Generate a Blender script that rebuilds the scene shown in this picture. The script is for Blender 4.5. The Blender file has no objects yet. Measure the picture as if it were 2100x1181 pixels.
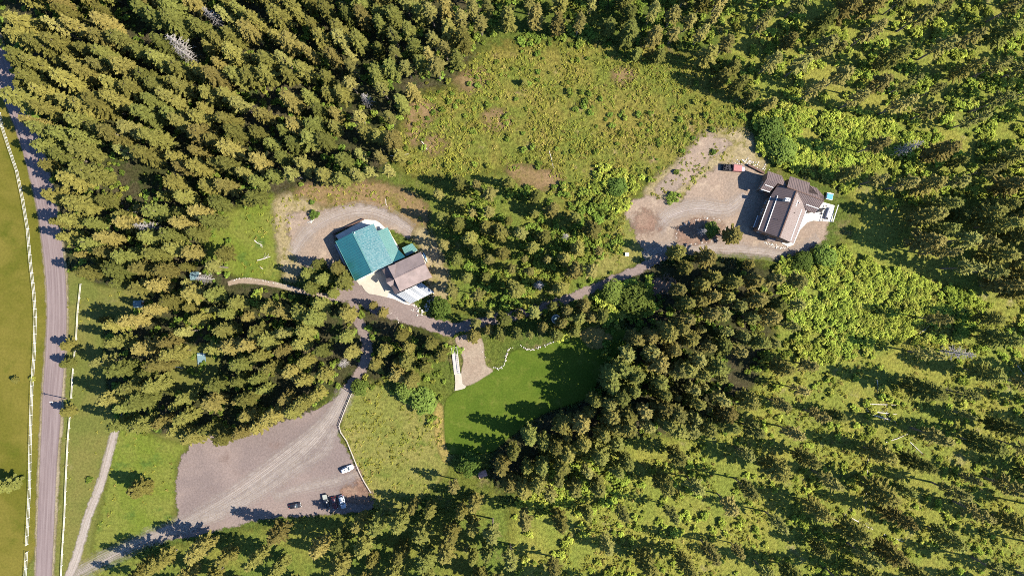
import bpy, math, random
import numpy as np
from mathutils import Vector, noise as mnoise

# ------------------------------------------------------------------ camera, sky, sun, exposure
S = 0.178            # metres per photo pixel on the ground
H = 249.0            # camera height
CX, CY = 1050.0, 590.5
sc = bpy.context.scene
col = sc.collection
cam_d = bpy.data.cameras.new('camera')
cam = bpy.data.objects.new('camera', cam_d); col.objects.link(cam)
cam.location = (0, 0, H); cam.rotation_euler = (0, 0, 0)
cam_d.sensor_width = 36.0
cam_d.lens = 36.0 * H / (2100 * S)
cam_d.clip_end = 3000; cam_d.clip_start = 1.0
sc.camera = cam

SUN_EL = math.radians(42.5)
SUN_AZ = math.radians(-12.0)          # the sun stands to the right and slightly below
world = bpy.data.worlds.new('World'); sc.world = world; world.use_nodes = True
wn = world.node_tree.nodes; wl = world.node_tree.links
sky = wn.new('ShaderNodeTexSky'); sky.sky_type = 'NISHITA'; sky.sun_disc = False
sky.ozone_density = 4.0; sky.sun_elevation = SUN_EL; sky.sun_rotation = math.radians(102.0)
tint = wn.new('ShaderNodeMix'); tint.data_type = 'RGBA'; tint.blend_type = 'MULTIPLY'; tint.inputs[0].default_value = 1.0
tint.inputs[7].default_value = (0.64, 0.90, 1.15, 1)          # the photograph's cold white balance in the shade
wl.new(sky.outputs[0], tint.inputs[6]); wl.new(tint.outputs[2], wn['Background'].inputs[0]); wn['Background'].inputs[1].default_value = 0.085
sun_d = bpy.data.lights.new('sun', 'SUN'); sun_d.energy = 5.0; sun_d.angle = math.radians(0.5)
sun_d.color = (1.0, 0.93, 0.80)
sun = bpy.data.objects.new('sun', sun_d); col.objects.link(sun)
to_sun = Vector((math.cos(SUN_EL)*math.cos(SUN_AZ), math.cos(SUN_EL)*math.sin(SUN_AZ), math.sin(SUN_EL)))
sun.rotation_euler = (-to_sun).to_track_quat('-Z', 'Y').to_euler()
sun.location = to_sun * 400
sc.view_settings.view_transform = 'Standard'; sc.view_settings.look = 'None'
sc.view_settings.exposure = 1.7; sc.view_settings.gamma = 1.0
sc.render.engine = 'CYCLES'
sc.cycles.max_bounces = 5; sc.cycles.diffuse_bounces = 2; sc.cycles.transparent_max_bounces = 12
sc.cycles.use_denoising = False; sc.cycles.pixel_filter_type = 'BLACKMAN_HARRIS'; sc.cycles.filter_width = 0.95

rnd = random.Random(7)
npr = np.random.default_rng(11)

def W(px, py, z=0.0):
    """the point at height z that shows at this photo pixel"""
    f = S * (H - z) / H
    return Vector(((px - CX) * f, (CY - py) * f, z))
def XY(p): return ((p[0] - CX) * S, (CY - p[1]) * S)

# ------------------------------------------------------------------ materials
MATS = {}
class NT:
    def __init__(s, name):
        s.m = bpy.data.materials.new(name); s.m.use_nodes = True
        s.t = s.m.node_tree; s.t.nodes.clear()
        s.out = s.t.nodes.new('ShaderNodeOutputMaterial')
        MATS[name] = s.m
    def n(s, typ, **kw):
        o = s.t.nodes.new(typ)
        for k, v in kw.items(): setattr(o, k, v)
        return o
    def put(s, sock, v):
        if hasattr(v, 'is_linked') or hasattr(v, 'links'): s.t.links.new(v, sock)
        elif isinstance(v, (tuple, list)) and len(v) == 3 and sock.type == 'RGBA': sock.default_value = (*v, 1)
        else: sock.default_value = v
    def noise(s, vec, scale, detail=3, rough=0.55, dist=0.0):
        o = s.n('ShaderNodeTexNoise'); s.put(o.inputs['Vector'], vec)
        o.inputs['Scale'].default_value = scale; o.inputs['Detail'].default_value = detail
        o.inputs['Roughness'].default_value = rough; o.inputs['Distortion'].default_value = dist
        return o.outputs['Fac']
    def ramp(s, fac, lo, hi, a=0.0, b=1.0):
        o = s.n('ShaderNodeMapRange'); o.clamp = True; o.interpolation_type = 'SMOOTHSTEP'
        s.put(o.inputs[0], fac)
        for i, v in zip((1, 2, 3, 4), (lo, hi, a, b)): o.inputs[i].default_value = v
        return o.outputs[0]
    def math(s, op, a, b=0.0):
        o = s.n('ShaderNodeMath', operation=op); s.put(o.inputs[0], a); s.put(o.inputs[1], b)
        return o.outputs[0]
    def mix(s, f, a, b, mode='MIX'):
        o = s.n('ShaderNodeMix', data_type='RGBA', blend_type=mode)
        s.put(o.inputs[0], f); s.put(o.inputs[6], a); s.put(o.inputs[7], b)
        return o.outputs[2]
    def bsdf(s, colr, rough=0.9, metal=0.0, spec=0.2, normal=None):
        o = s.n('ShaderNodeBsdfPrincipled')
        s.put(o.inputs['Base Color'], colr); s.put(o.inputs['Roughness'], rough)
        o.inputs['Metallic'].default_value = metal; o.inputs['Specular IOR Level'].default_value = spec
        if normal is not None: s.put(o.inputs['Normal'], normal)
        return o.outputs[0]
    def bump(s, h, strength, dist):
        o = s.n('ShaderNodeBump'); s.put(o.inputs['Height'], h)
        o.inputs['Strength'].default_value = strength; o.inputs['Distance'].default_value = dist
        return o.outputs[0]
    def attr(s, name, out='Fac', typ='GEOMETRY'):
        o = s.n('ShaderNodeAttribute'); o.attribute_name = name; o.attribute_type = typ
        return o.outputs[out]
    def pos(s): return s.n('ShaderNodeNewGeometry').outputs['Position']
    def surf(s, v): s.t.links.new(v, s.out.inputs[0]); return s.m

GK = 0.56      # all ground tones, set against the exposure above
def ground_mat(name, c1, c2, c3=None, s1=0.05, s2=0.25, t3=(0.52, 0.68), grain=0.35, gscale=1.3,
               bump=0.5, bdist=0.35, edge=None, soft=0.6, streak=None, fade=False):
    """layered noise: big patches c1/c2, spots of c3, fine grain and relief; edge = ragged, fading rim"""
    c1, c2, c3 = (tuple(v * GK for v in c) if c else None for c in (c1, c2, c3))
    if streak: streak = (streak[0], streak[1], tuple(v * GK for v in streak[2]))
    t = NT(name); p = t.pos()
    c = t.mix(t.ramp(t.noise(p, s1, 6, 0.65, 0.4), 0.36, 0.64), c1, c2)
    if c3: c = t.mix(t.ramp(t.noise(p, s2, 5, 0.65), *t3), c, c3)
    if streak:
        comb = t.n('ShaderNodeCombineXYZ')
        t.put(comb.inputs[0], t.math('MULTIPLY', t.attr('across'), streak[0]))
        t.put(comb.inputs[1], t.math('MULTIPLY', t.attr('along'), streak[1]))
        c = t.mix(t.ramp(t.noise(comb.outputs[0], 1.0, 4, 0.6), 0.42, 0.62), c, streak[2])
    g = t.noise(p, gscale, 6, 0.75)
    lo = tuple([1 - grain] * 3); hi = tuple([1 + grain * 0.8] * 3)
    c = t.mix(1.0, c, t.mix(t.ramp(g, 0.3, 0.7), lo, hi), 'MULTIPLY')
    nb = t.bump(g, bump, bdist)
    b = t.bsdf(c, 0.95, 0, 0.05, nb)
    if edge is None: return t.surf(b)
    e = t.math('ADD', t.attr('sd'), t.math('MULTIPLY', t.math('SUBTRACT', t.noise(p, 0.35, 6, 0.7), 0.5), edge))
    a = t.ramp(e, -soft, soft)
    if fade: a = t.math('MULTIPLY', a, t.ramp(t.noise(comb.outputs[0], 1.3, 4, 0.6), 0.34, 0.60, 0.12, 1.0))
    m = t.n('ShaderNodeMixShader'); tr = t.n('ShaderNodeBsdfTransparent')
    t.put(m.inputs[0], a); t.t.links.new(tr.outputs[0], m.inputs[1]); t.t.links.new(b, m.inputs[2])
    return t.surf(m.outputs[0])

def plain(name, c, rough=0.6, metal=0.0, var=0.15, scale=2.0, spec=0.3, bump=0.0):
    c = tuple(v * 0.75 for v in c)
    t = NT(name); p = t.n('ShaderNodeTexCoord').outputs['Object']
    g = t.noise(p, scale, 4, 0.6)
    cc = t.mix(1.0, c, t.mix(t.ramp(g, 0.3, 0.7), (1 - var,) * 3, (1 + var,) * 3), 'MULTIPLY')
    nb = t.bump(g, bump, 0.05) if bump else None
    return t.surf(t.bsdf(cc, rough, metal, spec, nb))

def leaf_mat(name, c1, c2, c3, transl=0.38, var=0.3):
    """colour drifts from plant to plant (its own place and a random number), finely over the leaves too"""
    t = NT(name)
    oi = t.n('ShaderNodeObjectInfo')
    n1 = t.noise(oi.outputs['Location'], 0.035, 2, 0.5)
    c = t.mix(t.ramp(n1, 0.38, 0.62), c1, c2)
    c = t.mix(t.ramp(oi.outputs['Random'], 0.6, 1.0), c, c3)
    tc = t.n('ShaderNodeTexCoord').outputs['Object']
    g = t.noise(tc, 0.9, 4, 0.7)
    c = t.mix(1.0, c, t.mix(t.ramp(g, 0.3, 0.7), (1 - var,) * 3, (1 + var,) * 3), 'MULTIPLY')
    r = t.math('MULTIPLY', oi.outputs['Random'], 7.31); r = t.math('FRACT', r)
    c = t.mix(1.0, c, t.mix(r, (0.62,) * 3, (1.25,) * 3), 'MULTIPLY')
    d = t.n('ShaderNodeBsdfDiffuse'); t.put(d.inputs[0], c)
    tl = t.n('ShaderNodeBsdfTranslucent'); t.put(tl.inputs[0], c)
    m = t.n('ShaderNodeMixShader'); m.inputs[0].default_value = transl
    t.t.links.new(d.outputs[0], m.inputs[1]); t.t.links.new(tl.outputs[0], m.inputs[2])
    return t.surf(m.outputs[0])

def metal_roof(name, c, rough, var=0.1, ior=1.5):
    c = tuple(v * 0.75 for v in c)
    t = NT(name); p = t.pos()
    g = t.noise(p, 0.35, 5, 0.65)
    cc = t.mix(1.0, c, t.mix(t.ramp(g, 0.3, 0.7), (1 - var,) * 3, (1 + var,) * 3), 'MULTIPLY')
    rr = t.ramp(t.noise(p, 1.7, 4, 0.6), 0.2, 0.8, rough * 0.8, rough * 1.25)
    b = t.bsdf(cc, rr, 0.0, 0.5, t.bump(t.noise(p, 0.8, 2), 0.25, 0.05)); b.node.inputs['IOR'].default_value = ior
    return t.surf(b)

ground_mat('m_ground', (0.13, 0.145, 0.026), (0.085, 0.12, 0.022), (0.18, 0.15, 0.060), s1=0.03, s2=0.12, grain=0.5, gscale=0.9, bump=0.9, bdist=0.9)
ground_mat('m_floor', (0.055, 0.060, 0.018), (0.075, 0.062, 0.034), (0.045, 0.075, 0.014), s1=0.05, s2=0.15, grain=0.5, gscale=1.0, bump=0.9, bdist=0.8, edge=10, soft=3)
ground_mat('m_meadow', (0.165, 0.140, 0.026), (0.112, 0.108, 0.014), (0.085, 0.096, 0.010), s1=0.035, s2=0.08, t3=(0.5, 0.75), grain=0.16, gscale=1.2, bump=0.25, edge=2, soft=0.7)
ground_mat('m_verge', (0.165, 0.152, 0.040), (0.125, 0.137, 0.030), (0.24, 0.20, 0.085), s1=0.06, s2=0.12, t3=(0.58, 0.8), grain=0.28, gscale=1.1, bump=0.5, edge=3, soft=1.0)
ground_mat('m_green', (0.130, 0.165, 0.022), (0.165, 0.175, 0.034), (0.085, 0.13, 0.022), s1=0.07, s2=0.15, grain=0.35, gscale=1.0, bump=0.6, edge=4, soft=1.5)
ground_mat('m_grove', (0.185, 0.185, 0.036), (0.120, 0.160, 0.028), (0.23, 0.19, 0.075), s1=0.06, s2=0.11, t3=(0.58, 0.75), grain=0.45, gscale=0.9, bump=0.9, bdist=0.7, edge=10, soft=3)
ground_mat('m_lawn', (0.070, 0.112, 0.012), (0.095, 0.134, 0.016), (0.140, 0.158, 0.028), s1=0.10, s2=0.25, t3=(0.5, 0.78), grain=0.24, gscale=1.6, bump=0.2, edge=1.6, soft=0.5)
ground_mat('m_rough', (0.23, 0.205, 0.058), (0.18, 0.185, 0.042), (0.13, 0.155, 0.030), s1=0.06, s2=0.2, grain=0.4, gscale=0.9, bump=0.8, bdist=0.6, edge=3, soft=1.2)
ground_mat('m_clear', (0.225, 0.190, 0.042), (0.150, 0.175, 0.030), (0.31, 0.215, 0.11), s1=0.06, s2=0.11, t3=(0.58, 0.72), grain=0.55, gscale=0.8, bump=1.0, bdist=0.9, edge=14, soft=3)  # strong grain paints small shadow holes between tufts into the colour
ground_mat('m_bright', (0.265, 0.25, 0.050), (0.195, 0.225, 0.040), (0.29, 0.245, 0.11), s1=0.05, s2=0.12, t3=(0.58, 0.76), grain=0.45, gscale=0.9, bump=1.0, bdist=0.8, edge=8, soft=3)
ground_mat('m_road', (0.225, 0.170, 0.162), (0.200, 0.151, 0.146), None, s1=0.08, grain=0.07, gscale=2.2, bump=0.1, edge=0.8, soft=0.35, streak=(5.0, 0.03, (0.265, 0.208, 0.198)))
ground_mat('m_shoulder', (0.33, 0.27, 0.17), (0.25, 0.20, 0.12), (0.15, 0.135, 0.04), s1=0.1, s2=0.3, grain=0.25, gscale=1.6, bump=0.4, edge=2.0, soft=0.5)
ground_mat('m_gravel', (0.258, 0.198, 0.174), (0.206, 0.160, 0.145), (0.190, 0.135, 0.114), s1=0.045, s2=0.10, t3=(0.55, 0.76), grain=0.17, gscale=1.4, bump=0.4, edge=4.5, soft=0.45)
ground_mat('m_track', (0.50, 0.43, 0.37), (0.44, 0.375, 0.325), None, s1=0.1, grain=0.12, gscale=1.6, bump=0.3, edge=6.0, soft=2.6, streak=(6.0, 0.015, (0.33, 0.27, 0.24)), fade=True)
ground_mat('m_drive', (0.40, 0.345, 0.30), (0.36, 0.30, 0.26), None, s1=0.1, grain=0.15, gscale=1.6, bump=0.3, edge=2.2, soft=0.5, streak=(2.5, 0.02, (0.30, 0.25, 0.20)))
ground_mat('m_yard', (0.325, 0.240, 0.178), (0.275, 0.212, 0.165), (0.39, 0.30, 0.22), s1=0.06, s2=0.2, t3=(0.52, 0.7), grain=0.2, gscale=1.3, bump=0.5, edge=6, soft=0.8)
ground_mat('m_drygrass', (0.34, 0.27, 0.16), (0.27, 0.215, 0.10), (0.17, 0.150, 0.040), s1=0.09, s2=0.22, t3=(0.5, 0.66), grain=0.32, gscale=1.2, bump=0.7, edge=4, soft=1.6)
ground_mat('m_slope', (0.245, 0.160, 0.082), (0.205, 0.142, 0.062), (0.145, 0.125, 0.030), s1=0.07, s2=0.2, t3=(0.5, 0.68), grain=0.32, gscale=1.1, bump=0.8, edge=5, soft=2)
ground_mat('m_soil', (0.235, 0.145, 0.105), (0.265, 0.18, 0.13), None, s1=0.2, grain=0.25, gscale=1.4, bump=0.6, edge=11, soft=1.6)
ground_mat('m_straw', (0.32, 0.235, 0.075), (0.25, 0.20, 0.06), (0.15, 0.14, 0.03), s1=0.2, s2=0.4, grain=0.35, gscale=1.4, bump=0.8, edge=1.5, soft=0.6)
ground_mat('m_path', (0.34, 0.27, 0.20), (0.30, 0.225, 0.165), None, s1=0.15, grain=0.2, gscale=1.5, bump=0.4, edge=1.0, soft=0.3)
ground_mat('m_concrete', (0.52, 0.47, 0.38), (0.46, 0.41, 0.33), (0.40, 0.35, 0.28), s1=0.12, s2=0.4, t3=(0.6, 0.8), grain=0.06, gscale=1.2, bump=0.05, edge=0.12, soft=0.06)
ground_mat('m_whiteslab', (0.72, 0.68, 0.60), (0.66, 0.62, 0.55), (0.55, 0.51, 0.44), s1=0.12, s2=0.3, t3=(0.6, 0.8), grain=0.05, gscale=1.2, bump=0.05, edge=0.1, soft=0.05)
leaf_mat('m_fir', (0.168, 0.148, 0.038), (0.130, 0.138, 0.034), (0.185, 0.150, 0.045))
leaf_mat('m_pine', (0.195, 0.172, 0.052), (0.165, 0.165, 0.046), (0.205, 0.172, 0.055))
leaf_mat('m_decid', (0.105, 0.155, 0.030), (0.130, 0.165, 0.034), (0.085, 0.13, 0.028), 0.4)
leaf_mat('m_brush', (0.33, 0.37, 0.060), (0.28, 0.35, 0.055), (0.36, 0.36, 0.070), 0.45)
leaf_mat('m_under', (0.19, 0.235, 0.040), (0.145, 0.215, 0.036), (0.24, 0.235, 0.045), 0.45)
leaf_mat('m_tuft', (0.29, 0.275, 0.050), (0.24, 0.265, 0.045), (0.33, 0.27, 0.075), 0.45)
plain('m_trunk', (0.17, 0.135, 0.105), 0.9, var=0.3)
plain('m_dead', (0.24, 0.215, 0.20), 0.9, var=0.25)
plain('m_log', (0.50, 0.44, 0.37), 0.9, var=0.25)
plain('m_white', (0.66, 0.65, 0.62), 0.6, var=0.08)
plain('m_railgrey', (0.60, 0.57, 0.52), 0.7, var=0.12)
plain('m_oldwood', (0.42, 0.37, 0.32), 0.85, var=0.2)
plain('m_deck', (0.42, 0.385, 0.36), 0.8, var=0.15)
plain('m_stone', (0.40, 0.36, 0.32), 0.9, var=0.3, scale=1.5)
plain('m_flag', (0.52, 0.51, 0.50), 0.8, var=0.15, scale=1.5)
plain('m_wallwood', (0.23, 0.14, 0.085), 0.8, var=0.2)
plain('m_wallcream', (0.52, 0.46, 0.36), 0.8, var=0.1)
plain('m_trim', (0.62, 0.58, 0.52), 0.6, var=0.08)
plain('m_glass', (0.03, 0.045, 0.06), 0.08, var=0.1, spec=0.6)
plain('m_darkwood', (0.10, 0.055, 0.04), 0.8, var=0.25)
plain('m_tyre', (0.02, 0.02, 0.02), 0.85, var=0.1)
plain('m_rim', (0.45, 0.45, 0.46), 0.3, 0.8, var=0.1)
plain('m_lampwhite', (0.75, 0.75, 0.72), 0.2, var=0.05)
plain('m_lampred', (0.35, 0.02, 0.015), 0.25, var=0.05)
plain('m_carwhite', (0.80, 0.80, 0.80), 0.25, var=0.02, spec=0.5)
plain('m_carsilver', (0.42, 0.46, 0.52), 0.3, 0.3, var=0.03, spec=0.5)
plain('m_carblack', (0.018, 0.018, 0.022), 0.25, var=0.05, spec=0.5)
plain('m_carmaroon', (0.10, 0.022, 0.026), 0.3, var=0.05, spec=0.5)
plain('m_bedcover', (0.26, 0.27, 0.24), 0.8, var=0.1)
plain('m_truckred', (0.30, 0.115, 0.105), 0.6, var=0.12)
plain('m_truckhood', (0.30, 0.26, 0.29), 0.5, var=0.1)
plain('m_load', (0.03, 0.028, 0.03), 0.95, var=0.3)
plain('m_bluecover', (0.06, 0.26, 0.40), 0.5, var=0.08)
plain('m_paleblue', (0.13, 0.20, 0.22), 0.5, var=0.1)
plain('m_canoe', (0.28, 0.50, 0.62), 0.4, var=0.06)
plain('m_pole', (0.20, 0.15, 0.12), 0.85, var=0.2)
plain('m_slate', (0.36, 0.20, 0.17), 0.8, var=0.2)
metal_roof('m_teal', (0.008, 0.090, 0.080), 0.33, ior=2.3)
metal_roof('m_teal_pale', (0.045, 0.155, 0.130), 0.5, ior=1.8)
metal_roof('m_brownroof', (0.125, 0.085, 0.074), 0.6)
metal_roof('m_shingle', (0.200, 0.150, 0.135), 0.85, 0.18)
metal_roof('m_shingledark', (0.150, 0.108, 0.098), 0.85, 0.18)  # darker copy of m_shingle: shade painted in for faces away from the sun
metal_roof('m_greymetal', (0.26, 0.27, 0.28), 0.45)

# ------------------------------------------------------------------ mesh helpers
def tag(o, label=None, cat=None, group=None, kind=None):
    if label: o['label'] = label
    if cat: o['category'] = cat
    if group: o['group'] = group
    if kind: o['kind'] = kind
    return o
def empty(name, loc, rz=0.0):
    o = bpy.data.objects.new(name, None); col.objects.link(o)
    o.location = loc; o.rotation_euler = (0, 0, rz); o.empty_display_size = 0.5
    return o
class MB:
    def __init__(s): s.v = []; s.f = []
    def add(s, vs, fs):
        k = len(s.v); s.v += [tuple(v) for v in vs]; s.f += [tuple(i + k for i in f) for f in fs]; return s
    def box(s, c, d, rz=0.0):
        x, y, z = d[0] / 2, d[1] / 2, d[2] / 2; ca, sa = math.cos(rz), math.sin(rz); vs = []
        for sz in (-z, z):
            for sx, sy in ((-x, -y), (x, -y), (x, y), (-x, y)):
                vs.append((c[0] + sx * ca - sy * sa, c[1] + sx * sa + sy * ca, c[2] + sz))
        return s.add(vs, [(3, 2, 1, 0), (4, 5, 6, 7), (0, 1, 5, 4), (1, 2, 6, 5), (2, 3, 7, 6), (3, 0, 4, 7)])
    def bar(s, a, b, w, h):
        """a square bar from a to b"""
        a, b = Vector(a), Vector(b); d = (b - a).normalized()
        up = Vector((0, 0, 1)) if abs(d.z) < 0.95 else Vector((1, 0, 0))
        x = d.cross(up).normalized() * w / 2; y = x.cross(d).normalized() * h / 2
        vs = [a - x - y, a + x - y, a + x + y, a - x + y, b - x - y, b + x - y, b + x + y, b - x + y]
        return s.add(vs, [(0, 1, 2, 3), (7, 6, 5, 4), (4, 5, 1, 0), (5, 6, 2, 1), (6, 7, 3, 2), (7, 4, 0, 3)])
    def tube(s, pts, rad, n=6, cap=True):
        pts = [Vector(p) for p in pts]; rings = []; base = len(s.v)
        for i, p in enumerate(pts):
            d = (pts[min(i + 1, len(pts) - 1)] - pts[max(i - 1, 0)]).normalized()
            up = Vector((0, 0, 1)) if abs(d.z) < 0.9 else Vector((1, 0, 0))
            x = d.cross(up).normalized(); y = d.cross(x)
            for k in range(n):
                a = 2 * math.pi * k / n
                s.v.append(tuple(p + (x * math.cos(a) + y * math.sin(a)) * rad[i]))
        for i in range(len(pts) - 1):
            for k in range(n):
                a, b = base + i * n + k, base + i * n + (k + 1) % n
                s.f.append((a, b, b + n, a + n))
        if cap:
            s.f.append(tuple(base + k for k in range(n))[::-1])
            s.f.append(tuple(base + (len(pts) - 1) * n + k for k in range(n)))
        return s
    def rings(s, rs):
        """loft closed rings of equal length, capped"""
        base = len(s.v); n = len(rs[0])
        for r in rs: s.v += [tuple(p) for p in r]
        for i in range(len(rs) - 1):
            for k in range(n):
                a, b = base + i * n + k, base + i * n + (k + 1) % n
                s.f.append((a, b, b + n, a + n))
        s.f.append(tuple(base + k for k in range(n))[::-1])
        s.f.append(tuple(base + (len(rs) - 1) * n + k for k in range(n)))
        return s
    def mesh(s, name, mat, off=None, smooth=False):
        v = s.v if off is None else [(a[0] - off[0], a[1] - off[1], a[2] - off[2]) for a in s.v]
        me = bpy.data.meshes.new(name); me.from_pydata(v, [], s.f); me.update()
        me.materials.append(MATS[mat])
        if smooth:
            for p in me.polygons: p.use_smooth = True
        return me
    def build(s, name, mat, parent=None, local=False, smooth=False):
        off = parent.location if (parent is not None and not local) else None
        if parent is not None and not local and parent.parent is not None: off = parent.parent.location + parent.location
        o = bpy.data.objects.new(name, s.mesh(name, mat, off, smooth)); col.objects.link(o)
        o.parent = parent
        return o
    def thing(s, name, mat, smooth=False):
        """a top-level single mesh with its origin at its base"""
        a = np.array(s.v); c = Vector((*(a[:, :2].min(0) + a[:, :2].max(0)) / 2, a[:, 2].min()))
        o = bpy.data.objects.new(name, s.mesh(name, mat, c, smooth)); col.objects.link(o); o.location = c
        return o
def inst(name, me, parent, loc, rz=0.0, scale=(1, 1, 1), ry=0.0):
    o = bpy.data.objects.new(name, me); col.objects.link(o); o.parent = parent
    o.location = loc; o.rotation_euler = (0, ry, rz); o.scale = scale
    return o

def smooth_poly(P, n=4, closed=True):
    P = [np.array(p, float) for p in P]; out = []; L = len(P)
    rng = range(L) if closed else range(L - 1)
    for i in rng:
        g = (lambda k: P[k % L]) if closed else (lambda k: P[min(max(k, 0), L - 1)])
        p0, p1, p2, p3 = g(i - 1), g(i), g(i + 1), g(i + 2)
        for k in range(n):
            t = k / n
            out.append(0.5 * (2 * p1 + (p2 - p0) * t + (2 * p0 - 5 * p1 + 4 * p2 - p3) * t * t + (3 * p1 - p0 - 3 * p2 + p3) * t ** 3))
    if not closed: out.append(P[-1])
    return np.array(out)
def in_poly(pts, poly):
    x, y = pts[:, 0], pts[:, 1]; r = np.zeros(len(pts), bool); P = np.asarray(poly, float)
    for i in range(len(P)):
        x1, y1 = P[i]; x2, y2 = P[i - 1]
        c = ((y1 > y) != (y2 > y)) & (x < (x2 - x1) * (y - y1) / ((y2 - y1) if y2 != y1 else 1e-9) + x1)
        r ^= c
    return r
def sdist(pts, poly):
    P = np.asarray(poly, float); d = np.full(len(pts), 1e9)
    for i in range(len(P)):
        a, b = P[i - 1], P[i]; ab = b - a; L = (ab ** 2).sum() or 1e-9
        t = np.clip(((pts - a) @ ab) / L, 0, 1)
        d = np.minimum(d, np.hypot(*(pts - a - t[:, None] * ab).T))
    return np.where(in_poly(pts, poly), d, -d)
def add_attr(me, name, data):
    at = me.attributes.new(name, 'FLOAT', 'POINT'); at.data.foreach_set('value', np.asarray(data, np.float32))
LAYER = [0]
def zone(name, px_poly, mat, margin=2.5, cell=1.0, sm=3, z=None, parent=None):
    """a ground sheet; its rim fades out raggedly by the distance 'sd' to the outline"""
    LAYER[0] += 1; z = 0.004 * LAYER[0] if z is None else z
    P = np.array([XY(p) for p in px_poly]); P = smooth_poly(P, sm) if sm > 1 else P
    lo, hi = P.min(0) - margin - cell, P.max(0) + margin + cell
    nx, ny = int((hi[0] - lo[0]) / cell) + 2, int((hi[1] - lo[1]) / cell) + 2
    gx, gy = np.meshgrid(lo[0] + np.arange(nx) * cell, lo[1] + np.arange(ny) * cell)
    pts = np.stack([gx.ravel(), gy.ravel()], 1); sd = sdist(pts, P)
    keep = sd > -margin
    ii = np.arange(nx * ny).reshape(ny, nx)
    q = np.stack([ii[:-1, :-1], ii[:-1, 1:], ii[1:, 1:], ii[1:, :-1]], -1).reshape(-1, 4)
    q = q[keep[q].any(1)]; used = np.unique(q); mp = np.zeros(nx * ny, int); mp[used] = np.arange(len(used))
    v = np.column_stack([pts[used], np.full(len(used), z)])
    me = bpy.data.meshes.new(name); me.from_pydata(v.tolist(), [], mp[q].tolist()); me.update()
    add_attr(me, 'sd', sd[used]); me.materials.append(MATS[mat])
    o = bpy.data.objects.new(name, me); col.objects.link(o); o['kind'] = 'structure'
    return o
def slab(name, px_poly, mat, h=0.12, sm=1, z0=0.0):
    """a poured slab with a crisp edge"""
    P = np.array([XY(p) for p in px_poly]); P = smooth_poly(P, sm) if sm > 1 else P
    if ((P[:, 0] * np.roll(P[:, 1], -1)) - (P[:, 1] * np.roll(P[:, 0], -1))).sum() < 0: P = P[::-1]
    LAYER[0] += 1; z1 = h + 0.004 * LAYER[0]
    m = MB().rings([[(x, y, z0) for x, y in P], [(x, y, z1) for x, y in P]])
    o = m.build(name, mat); add_attr(o.data, 'sd', [9.0] * len(o.data.vertices)); o['kind'] = 'structure'
    return o
def ribbon(name, px_line, width_px, mat, sm=5, z=None, over=1.6, n_across=9):
    LAYER[0] += 1; z = 0.004 * LAYER[0] if z is None else z
    C = smooth_poly([XY(p) for p in px_line], sm, False)
    wd = np.interp(np.linspace(0, 1, len(C)), np.linspace(0, 1, len(np.atleast_1d(width_px))), np.atleast_1d(width_px)) * S / 2
    T = np.gradient(C, axis=0); T /= np.linalg.norm(T, axis=1)[:, None]; N = np.stack([-T[:, 1], T[:, 0]], 1)
    al = np.concatenate([[0], np.cumsum(np.linalg.norm(np.diff(C, axis=0), axis=1))])
    us = np.linspace(-1, 1, n_across); v = []; sd = []; ac = []; ao = []
    for i in range(len(C)):
        for u in us:
            w = wd[i] + over; p = C[i] + N[i] * u * w
            v.append((p[0], p[1], z)); sd.append(wd[i] - abs(u) * w); ac.append(u * w / wd[i]); ao.append(al[i])
    f = [(i * n_across + k, i * n_across + k + 1, (i + 1) * n_across + k + 1, (i + 1) * n_across + k) for i in range(len(C) - 1) for k in range(n_across - 1)]
    me = bpy.data.meshes.new(name); me.from_pydata(v, [], f); me.update()
    for nm, d in (('sd', sd), ('across', ac), ('along', ao)): add_attr(me, nm, d)
    me.materials.append(MATS[mat])
    o = bpy.data.objects.new(name, me); col.objects.link(o); o['kind'] = 'structure'
    return o
def z7(s, x0, y0, pts): return [(x0 + x / s, y0 + y / s) for x, y in pts]

# ------------------------------------------------------------------ the ground and what lies on it
g = bpy.data.meshes.new('ground')
g.from_pydata([(-900, -900, 0), (900, -900, 0), (900, 900, 0), (-900, 900, 0)], [], [(0, 1, 2, 3)]); g.materials.append(MATS['m_ground'])
go = bpy.data.objects.new('ground', g); col.objects.link(go); go['kind'] = 'structure'

ROAD_L = [(-60, 40), (0, 171), (20, 222), (37, 273), (54, 324), (69, 385), (81, 449), (93, 548), (98, 649), (93, 734), (87, 819), (84, 881), (79, 993), (74, 1181), (70, 1320)]
ROAD_R = [(-20, 20), (18, 140), (45, 200), (68, 250), (82, 295), (99, 358), (112, 410), (122, 470), (132, 548), (136, 615), (134, 717), (129, 785), (124, 880), (119, 929), (113, 1058), (106, 1181), (102, 1320)]
FOREST_FLOOR = [(0, -80), (860, -80), (1010, -60), (980, 90), (930, 170), (840, 210), (800, 320), (740, 370), (600, 385), (560, 420), (470, 430), (480, 560), (620, 600), (760, 640), (880, 680), (900, 720), (780, 770), (700, 790), (620, 850), (410, 905), (240, 880), (215, 650), (300, 600), (140, 560), (120, 430), (60, 240), (0, 90)]
CLEARING = [(850, 200), (930, 180), (985, 105), (1100, 90), (1300, 92), (1430, 120), (1500, 170), (1535, 240), (1530, 275), (1440, 285), (1400, 335), (1345, 365), (1290, 410), (1270, 560), (1180, 470), (1120, 345), (960, 362), (835, 355), (815, 290)]
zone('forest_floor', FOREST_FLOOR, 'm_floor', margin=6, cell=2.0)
zone('grove_grass', [(890, 370), (1140, 360), (1270, 470), (1240, 600), (1120, 640), (950, 640), (895, 560)], 'm_grove', margin=6, cell=2.0)
zone('bottom_grass', [(150, 1175), (420, 1110), (560, 1075), (700, 1055), (900, 1050), (1020, 1010), (1040, 1320), (60, 1320)], 'm_grove', margin=6, cell=2.0)
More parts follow.
